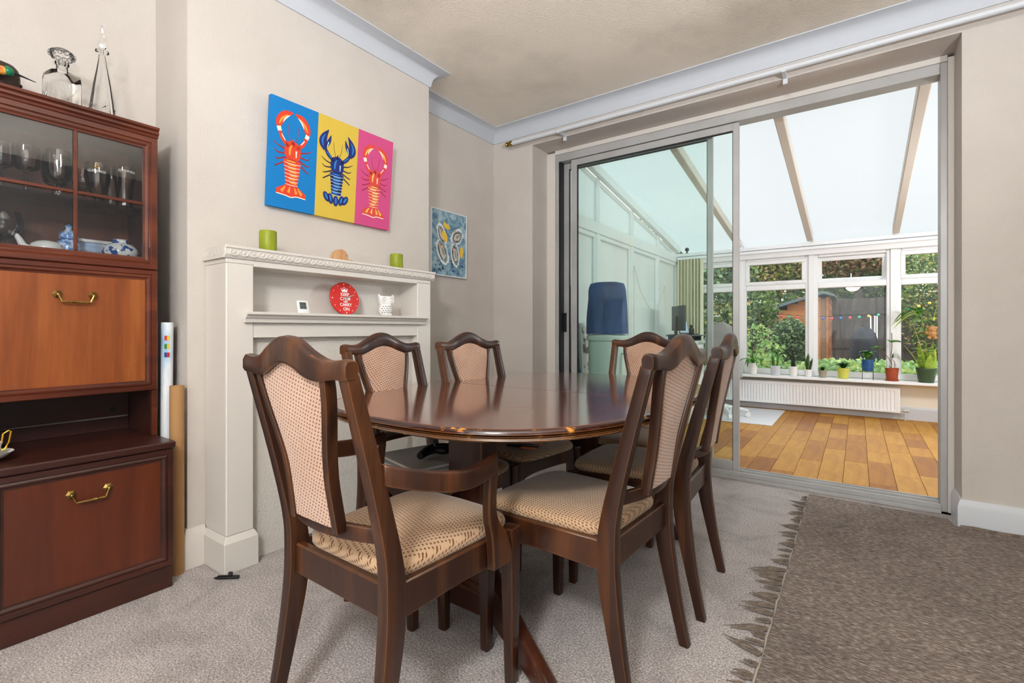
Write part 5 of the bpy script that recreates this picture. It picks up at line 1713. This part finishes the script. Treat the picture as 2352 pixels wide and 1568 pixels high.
# ================================================================== GARDEN
GZ = .26
m_soilg = M('garden_soil', (92, 68, 50), .95, col2=(66, 52, 38), nscale=3, bscale=30, bstr=.8, bdist=.03)
struct('ground', MB().box(-14, 14, CY1 + .22, 26, GZ - .5, GZ), m_soilg)
def leaf_cloud(rnd, n, sampler, size, mb=None, nm=3):
    mb = mb or MB()
    for _ in range(n):
        p = Vector(sampler(rnd))
        d = Vector((rnd.gauss(0, 1), rnd.gauss(0, 1), rnd.gauss(0, .7))).normalized()
        s_ = d.cross(Vector((rnd.gauss(0, 1), rnd.gauss(0, 1), rnd.gauss(0, 1)))).normalized()
        u = d.cross(s_)
        L = size * rnd.uniform(.6, 1.3)
        mb.add([p - d * L * .5, p + s_ * L * .32 + u * L * .08, p + d * L * .55, p - s_ * L * .32 + u * L * .08], [(0, 1, 2), (0, 2, 3)], rnd.randrange(nm))
    return mb
def ell(c, r):
    def f(rnd):
        while True:
            v = Vector((rnd.uniform(-1, 1), rnd.uniform(-1, 1), rnd.uniform(-1, 1)))
            if .35 < v.length < 1: break
        return (c[0] + v.x * r[0], c[1] + v.y * r[1], c[2] + v.z * r[2])
    return f
def boxs(x0, x1, y0, y1, z0, z1):
    return lambda rnd: (rnd.uniform(x0, x1), rnd.uniform(y0, y1), rnd.uniform(z0, z1))
g_dark = [leafmat('ivy_dark', (30, 52, 32), (60, 88, 54)), leafmat('ivy_mid', (58, 90, 56), (92, 124, 78)), leafmat('ivy_pale', (110, 140, 92), (150, 170, 120))]
g_mid = [leafmat('shrub_a', (62, 96, 44), (104, 136, 62)), leafmat('shrub_b', (98, 130, 60), (140, 166, 84)), leafmat('shrub_c', (44, 74, 40), (80, 108, 58))]
g_yel = [leafmat('autumn_a', (140, 144, 70), (184, 178, 96)), leafmat('autumn_b', (110, 130, 60), (150, 160, 80)), leafmat('autumn_c', (150, 126, 84), (180, 158, 110))]
g_brn = [leafmat('dead_frond', (150, 110, 72), (190, 150, 108)), leafmat('dry_frond', (120, 98, 66), (170, 144, 104)), leafmat('frond_green', (86, 104, 62), (130, 140, 84))]
g_pale = [leafmat('cover_a', (120, 160, 90), (168, 196, 128)), leafmat('cover_b', (90, 136, 74), (134, 172, 100)), leafmat('cover_c', (150, 176, 96), (196, 210, 130))]
rg_ = random.Random(77)
def bush(name, label, cat, loc, parts, trunk=None, group=None):
    e = empty(name, label, cat, loc=loc, group=group)
    for nm, mats, n, size, smp in parts:
        b = MB()
        for s_, w_ in smp:
            leaf_cloud(rg_, int(n * w_), s_, size, b)
        o = obj(nm, b, mats, e, smooth=0)
        o['kind'] = 'stuff'
    if trunk:
        t = MB()
        for path, r in trunk: t.tube(crom(path, 3), r, 7)
        obj('trunk', t, m_bark, e)
    return e
m_bark = M('bark', (84, 72, 62), .95, col2=(60, 50, 44), nscale=14, bscale=40, bstr=.8)
G0 = 0.0
# ivy-clad hedge at the left
bush('ivy_hedge', 'tall dark ivy hedge at the left of the garden', 'hedge', (-2.0, 8.9, GZ), [
    ('foliage', g_dark, 9000, .085, [(boxs(-1.2, .62, -.18, .25, .0, 2.2), .8), (boxs(-1.2, .35, -.25, .0, 1.2, 2.6), .2)]),
    ('autumn_leaves', g_yel, 500, .08, [(boxs(-.9, .6, -.3, -.1, .1, 1.2), 1)])],
    [([(-.3, .1, 0), (-.3, .1, 1.0), (-.25, .1, 2.2)], .04), ([(.3, .1, 0), (.35, .1, 1.0), (.3, .1, 2.0)], .03)])
bush('garden_bush', 'rounded grey green bush in front of the shed', 'bush', (-.87, 8.8, GZ), [
    ('foliage', g_dark, 5200, .05, [(ell((0, 0, .46), (.30, .30, .47)), 1)])], [([(0, 0, 0), (.02, 0, .3), (0, 0, .6)], .025)])
bush('climbing_plant', 'light green climbing plant on the trellis left of the shed', 'climber', (-1.42, 9.6, GZ), [
    ('foliage', g_mid, 800, .07, [(ell((0, 0, 1.15), (.34, .2, .42)), .7), (ell((.1, 0, .75), (.2, .2, .5)), .3)])], [([(.05, .06, 0), (.08, .06, .6), (.0, .06, 1.1)], .02)])
bush('ground_cover', 'pale green low shrubs below the window', 'shrubs', (-.2, 8.0, GZ), [
    ('foliage', g_pale, 3600, .10, [(boxs(-.75, 1.9, -.6, 1.7, .02, .26), .8), (ell((-.9, -.2, .2), (.3, .4, .2)), .05)])])
bush('leggy_shrub', 'lime leaved leggy shrub growing under the trellis', 'shrub', (-1.25, 8.2, GZ), [
    ('foliage', g_pale, 330, .075, [(ell((0, 0, .42), (.38, .25, .40)), 1)])], [([(0, 0, 0), (.08, 0, .3), (.18, 0, .62)], .008), ([(0, 0, 0), (-.06, 0, .35), (-.1, 0, .8)], .008)])
# back trees
bush('conifer', 'big dark conifer behind the shed roof', 'tree', (.1, 13.6, GZ), [
    ('foliage', g_mid, 8000, .11, [(ell((-.1, 0, 2.3), (1.5, .7, 1.3)), .7), (ell((.0, -.5, 1.5), (.8, .4, .5)), .3)])], [([(0, 0, 0), (0, 0, 1.5), (.1, 0, 3.2)], .12)])
bush('dead_conifer', 'brown hanging conifer fronds above the shed', 'tree', (-.1, 12.4, GZ), [
    ('fronds', g_brn, 4200, .10, [(ell((0, 0, 2.35), (.95, .45, .5)), 1)])], [([(.1, .2, 0), (.12, .2, 1.4), (0, .1, 2.6)], .07)])
bush('yellow_tree', 'yellow leaved tree left of the shed', 'tree', (-2.6, 13.2, GZ), [
    ('foliage', g_yel, 5000, .10, [(ell((.6, 0, 2.4), (1.6, .6, .9)), 1)]), ('green_leaves', g_mid, 4500, .10, [(ell((.3, .2, 2.6), (1.7, .6, 1.0)), 1)])], [([(.9, 0, 0), (.95, 0, 1.4), (1.0, 0, 2.6)], .11)])
bush('hedge_tree', 'mixed green and rust hedge at the right of the garden', 'tree', (1.7, 11.6, GZ), [
    ('foliage', g_mid, 8000, .075, [(ell((.1, 0, 1.3), (1.25, .6, 1.5)), 1)]), ('rust_leaves', g_yel, 2600, .07, [(ell((0, -.25, 1.2), (1.2, .5, 1.4)), 1)])], [([(0, 0, 0), (.05, 0, 1.2), (0, 0, 2.4)], .07)])
bush('far_hedge', 'dark evergreen boundary trees closing the end of the garden', 'tree', (0, 16.5, GZ), [
    ('foliage', g_mid, 14000, .18, [(boxs(-7, 7, -.5, .6, .0, 4.6), 1)])], [([(x, .2, 0), (x, .2, 1.5), (x, .2, 3.5)], .12) for x in (-5, -2, 1, 4)])

# shed
shd = empty('garden_shed', 'orange brown timber shed with grey felt roof', 'shed', loc=(-.95, 11.6, GZ))
m_boards = [wood('shed_board_%d' % i, *c_, 'x', 6, .75, 0, .1) for i, c_ in enumerate((((140, 84, 44), (176, 112, 62), (196, 134, 82)), ((128, 74, 38), (160, 98, 54), (184, 122, 72))))]
k = 0
z = .0
while z < 1.42:
    xl = -.36
    top = min(z + .125, 1.45)
    wl_ = -.34 if z < 1.02 else -.34 + (z - 1.02) * 1.45
    if wl_ < .26:
        b = MB(); b.prism([(-.022, z - .012), (-.008, z - .012), (0, top), (-.012, top)], 'x', wl_, .30)
        o = obj('board', b, m_boards[k % 2], shd); o.location = (0, -.55, 0)
    b = MB(); b.prism([(.022, z - .012), (.008, z - .012), (0, top), (.012, top)], 'y', -.53, 1.2)
    o = obj('board', b, m_boards[(k + 1) % 2], shd); o.location = (.50, 0, 0)
    z += .125; k += 1
obj('corner_post', MB().box(.30, .37, -.585, -.52, 0, 1.36), m_boards[0], shd, .004)
obj('corner_post', MB().box(.455, .50, -.585, -.52, 0, 1.36), m_boards[1], shd, .004)
obj('door_board', MB().box(.37, .455, -.565, -.54, 0, 1.34), M('shed_door_grey', (120, 92, 66), .8), shd)
rf_ = MB(); rr = []
for y_ in (-.70, 1.3):
    rr.append([(-.56, y_, 1.10), (.42, y_, 1.415), (.60, y_, 1.36), (.60, y_, 1.40), (.42, y_, 1.47), (-.56, y_, 1.165)])
obj('felt_roof', rf_.loft(rr), M('roofing_felt', (84, 96, 100), .9, bscale=90, bstr=.6), shd, .006)
obj('back_wall', MB().box(-.36, .50, -.50, 1.2, 0, 1.12), m_boards[1], shd)

# fence: every board its own piece
fn = empty('garden_fence', 'weathered dark vertical board fence behind the shed', 'fence', loc=(0, 12.2, GZ))
m_fence = [M('fence_board_%d' % i, c_, .9, col2=d_, nscale=5, nmap=(4, 4, .4)) for i, (c_, d_) in enumerate((((96, 88, 82), (74, 66, 62)), ((84, 76, 72), (64, 58, 54))))]
fme = [mesh('fence_board', MB().box(-.075, .075, -.009, .009, 0, 1.38), m_fence[i], .003) for i in (0, 1)]
x = -.6; k = 0
while x < 1.6:
    o = obj('fence_board', fme[k % 2], None, fn); o.location = (x, -.02 * (k % 2), rg_.uniform(-.015, .015) + .0)
    x += .142; k += 1
for z_ in (.35, 1.05):
    obj('fence_rail', MB().box(-.7, 1.7, -.065, -.032, z_, z_ + .07), m_fence[1], fn, .003)
# trellis panel
tr = empty('trellis', 'pale wooden trellis panel left of the shed', 'trellis', loc=(-1.55, 9.85, GZ))
m_trel = M('silvered_timber', (158, 146, 132), .9, col2=(132, 120, 108), nscale=6, nmap=(.4, 4, 4))
for k in range(8):
    o = obj('slat', MB().box(-.30, .36, -.01, .01, .08 + k * .145, .19 + k * .145), m_trel, tr, .002)
for x in (-.28, .05, .34):
    obj('post', MB().box(x - .02, x + .02, .01, .04, 0, 1.30), m_trel, tr)
# covered barbecue
bq = empty('covered_barbecue', 'round barbecue under a dark cover in the garden', 'barbecue', loc=(.09, 10.4, GZ))
rr = []
for (z_, r) in ((0, .19), (.03, .20), (.20, .205), (.45, .205), (.58, .19), (.69, .15), (.76, .09), (.785, .04), (.80, .005)):
    rr.append([(r * (1 + .035 * math.sin(7 * t + z_ * 9)) * math.cos(t), r * (1 + .035 * math.sin(7 * t + z_ * 9)) * math.sin(t), z_) for t in [2 * PI * q / 42 for q in range(42)]])
obj('cover', MB().loft(rr), M('dark_tarp', (20, 24, 32), .6, col2=(34, 39, 48), nscale=8, spec=.15), bq, smooth=60)
obj('top_knob', MB().tube([(0, 0, .79), (0, 0, .825)], .03, 10), m_black, bq)
for (x, lab) in ((.20, 'leaning white pole left of two others by the barbecue'), (.245, 'middle white pole standing behind the barbecue'), (.275, 'rightmost white pole behind the barbecue')):
    o = tag(obj('white_pole', MB().tube([(0, 0, 0), (-.015 if x < .22 else 0, 0, .98)], .010, 8), m_upvc), lab, 'pole', 'white poles by the barbecue')
    o.location = (x, 10.62, GZ)
# festoon lights
fs_ = empty('festoon_lights', 'string of coloured bulb lights hung across the garden', 'string lights', loc=(0, 9.25, 0))
def cat(x):
    return 1.211 + .20 * ((x + .32) / 1.2) ** 2 * (1.0 if x > -.32 else .62) + (.03 * (x - .3) if x > .3 else 0)
cols = {'r': (206, 60, 70), 'g': (30, 160, 120), 'b': (40, 90, 190), 'y': (226, 186, 60)}
bm_ = {q: M('bulb_' + q, c_, .25) for q, c_ in cols.items()}
bulb_me = {q: mesh('bulb', MB().ball((0, 0, -.022), .021, 12, 8), bm_[q], smooth=60) for q in cols}
sock = mesh('socket', MB().lathe([(.008, -.006), (.009, .014), (.005, .018)], 8), m_black)
for i, q in enumerate('rgrgrbrbrgygyygyygy'):
    x = -1.047 + i * .1185
    o = obj('bulb', bulb_me[q], None, fs_); o.location = (x, 0, cat(x) - .012)
    s_ = obj('socket', sock, None, fs_); s_.location = (x, 0, cat(x) - .012)
wire = [(x_, 0, cat(x_)) for x_ in [-1.6 + .1 * q for q in range(33)]]
obj('wire', MB().tube(wire, .0035, 5), m_black, fs_)
obj('support_post', MB().box(-1.62, -1.58, -.02, .02, GZ, cat(-1.6) + .02).box(1.58, 1.62, -.02, .02, GZ, cat(1.6) + .02), m_trel, fs_)
# neighbouring house
nh = empty('neighbour_house', 'white rendered house far behind the garden', 'building', loc=(-3.2, 20.5, GZ))
obj('wall', MB().box(-2.2, 1.6, 0, 4, 0, 3.0), M('white_render', (226, 222, 212), .9), nh)
obj('roof', MB().prism([(-.3, 3.0), (4.3, 3.0), (2, 4.6)], 'x', -2.4, 1.8), M('grey_slate', (120, 112, 108), .9), nh)
for x in (-1.2, .2, 1.0):
    w_ = obj('window', MB().box(x, x + .5, -.03, .0, 1.5, 2.3), m_upvc, nh)
    obj('pane', MB().box(x + .05, x + .45, -.034, -.0305, 1.55, 2.25), M('far_pane', (70, 80, 90), .2), w_)

# ================================================================== ADDED FILL LAMPS (made-up fixtures, all out of frame)
pl = empty('room_fill_globe', 'added unseen glass globe lamp hanging from the room ceiling', 'fill_lamp', loc=(-.1, -.8, 2.12))  # added, never in view: lights the room from behind the camera
obj('flex', MB().tube([(0, 0, .17), (0, 0, CZ - 2.12)], .003, 6), m_whitep, pl)
obj('ceiling_rose', MB().lathe([(.04, CZ - 2.12 - .02), (.045, CZ - 2.12 - .0005)], 20), m_whitep, pl)
obj('glass_shade', MB().ball((0, 0, 0), .20, 28, 18), glass_pane('clear_globe', (.985, .985, .98), ior=1.3), pl, smooth=60)
ld = bpy.data.lights.new('bulb_light', 'POINT')
ld.energy = ROOM_FILL_W
ld.color = (.975, .99, 1.02)
ld.shadow_soft_size = .17
lo = bpy.data.objects.new('bulb_light', ld)
COL.objects.link(lo)
lo.parent = pl

ul = empty('fill_uplighter', 'added unseen floor standing fill uplighter standing by the right hand wall', 'fill_lamp', loc=(1.5, -.6, 0.0))  # added, never in view: brightens the ceiling and the upper far walls
obj('base', MB().lathe([(.13, .0), (.13, .025), (.02, .04)], 28), m_whitep, ul)
obj('pole', MB().tube([(0, 0, .035), (0, 0, .92)], .011, 10), m_whitep, ul)
obj('bowl', MB().lathe([(.02, .90), (.06, .92), (.10, .99), (.125, 1.08), (.12, 1.08), (.095, .995), (.055, .93), (.01, .92)], 28, cap=False), m_whitep, ul)
ld = bpy.data.lights.new('fill_spot', 'SPOT')
ld.energy = UP_FILL_W
ld.color = (.975, .99, 1.02)
ld.spot_size = R(112)
ld.spot_blend = 1.0
ld.shadow_soft_size = .07
lo = bpy.data.objects.new('fill_spot', ld)
COL.objects.link(lo)
lo.parent = ul
lo.location = (0, 0, 1.085)
lo.rotation_euler = Vector((-.50, .55, .75)).to_track_quat('-Z', 'Y').to_euler()

gl_ = empty('cons_fill_globe', 'added unseen glass globe floor lamp at the right end of the conservatory', 'fill_lamp', loc=(1.55, 5.0, 0))  # added, never in view: brightens the conservatory frames from inside
obj('base', MB().lathe([(.14, 0), (.14, .012), (.02, .03)], 28), m_whitep, gl_)
obj('pole', MB().tube([(0, 0, .025), (0, 0, 1.50)], .011, 10), m_whitep, gl_)
obj('globe', MB().ball((0, 0, 1.68), .19, 28, 18), glass_pane('globe_glass', (.985, .985, .98), ior=1.3), gl_, smooth=60)
ld = bpy.data.lights.new('cons_fill_light', 'POINT')
ld.energy = CONS_FILL_W
ld.color = (.96, .985, 1.03)
ld.shadow_soft_size = .16
lo = bpy.data.objects.new('cons_fill_light', ld)
COL.objects.link(lo)
lo.parent = gl_
lo.location = (0, 0, 1.68)
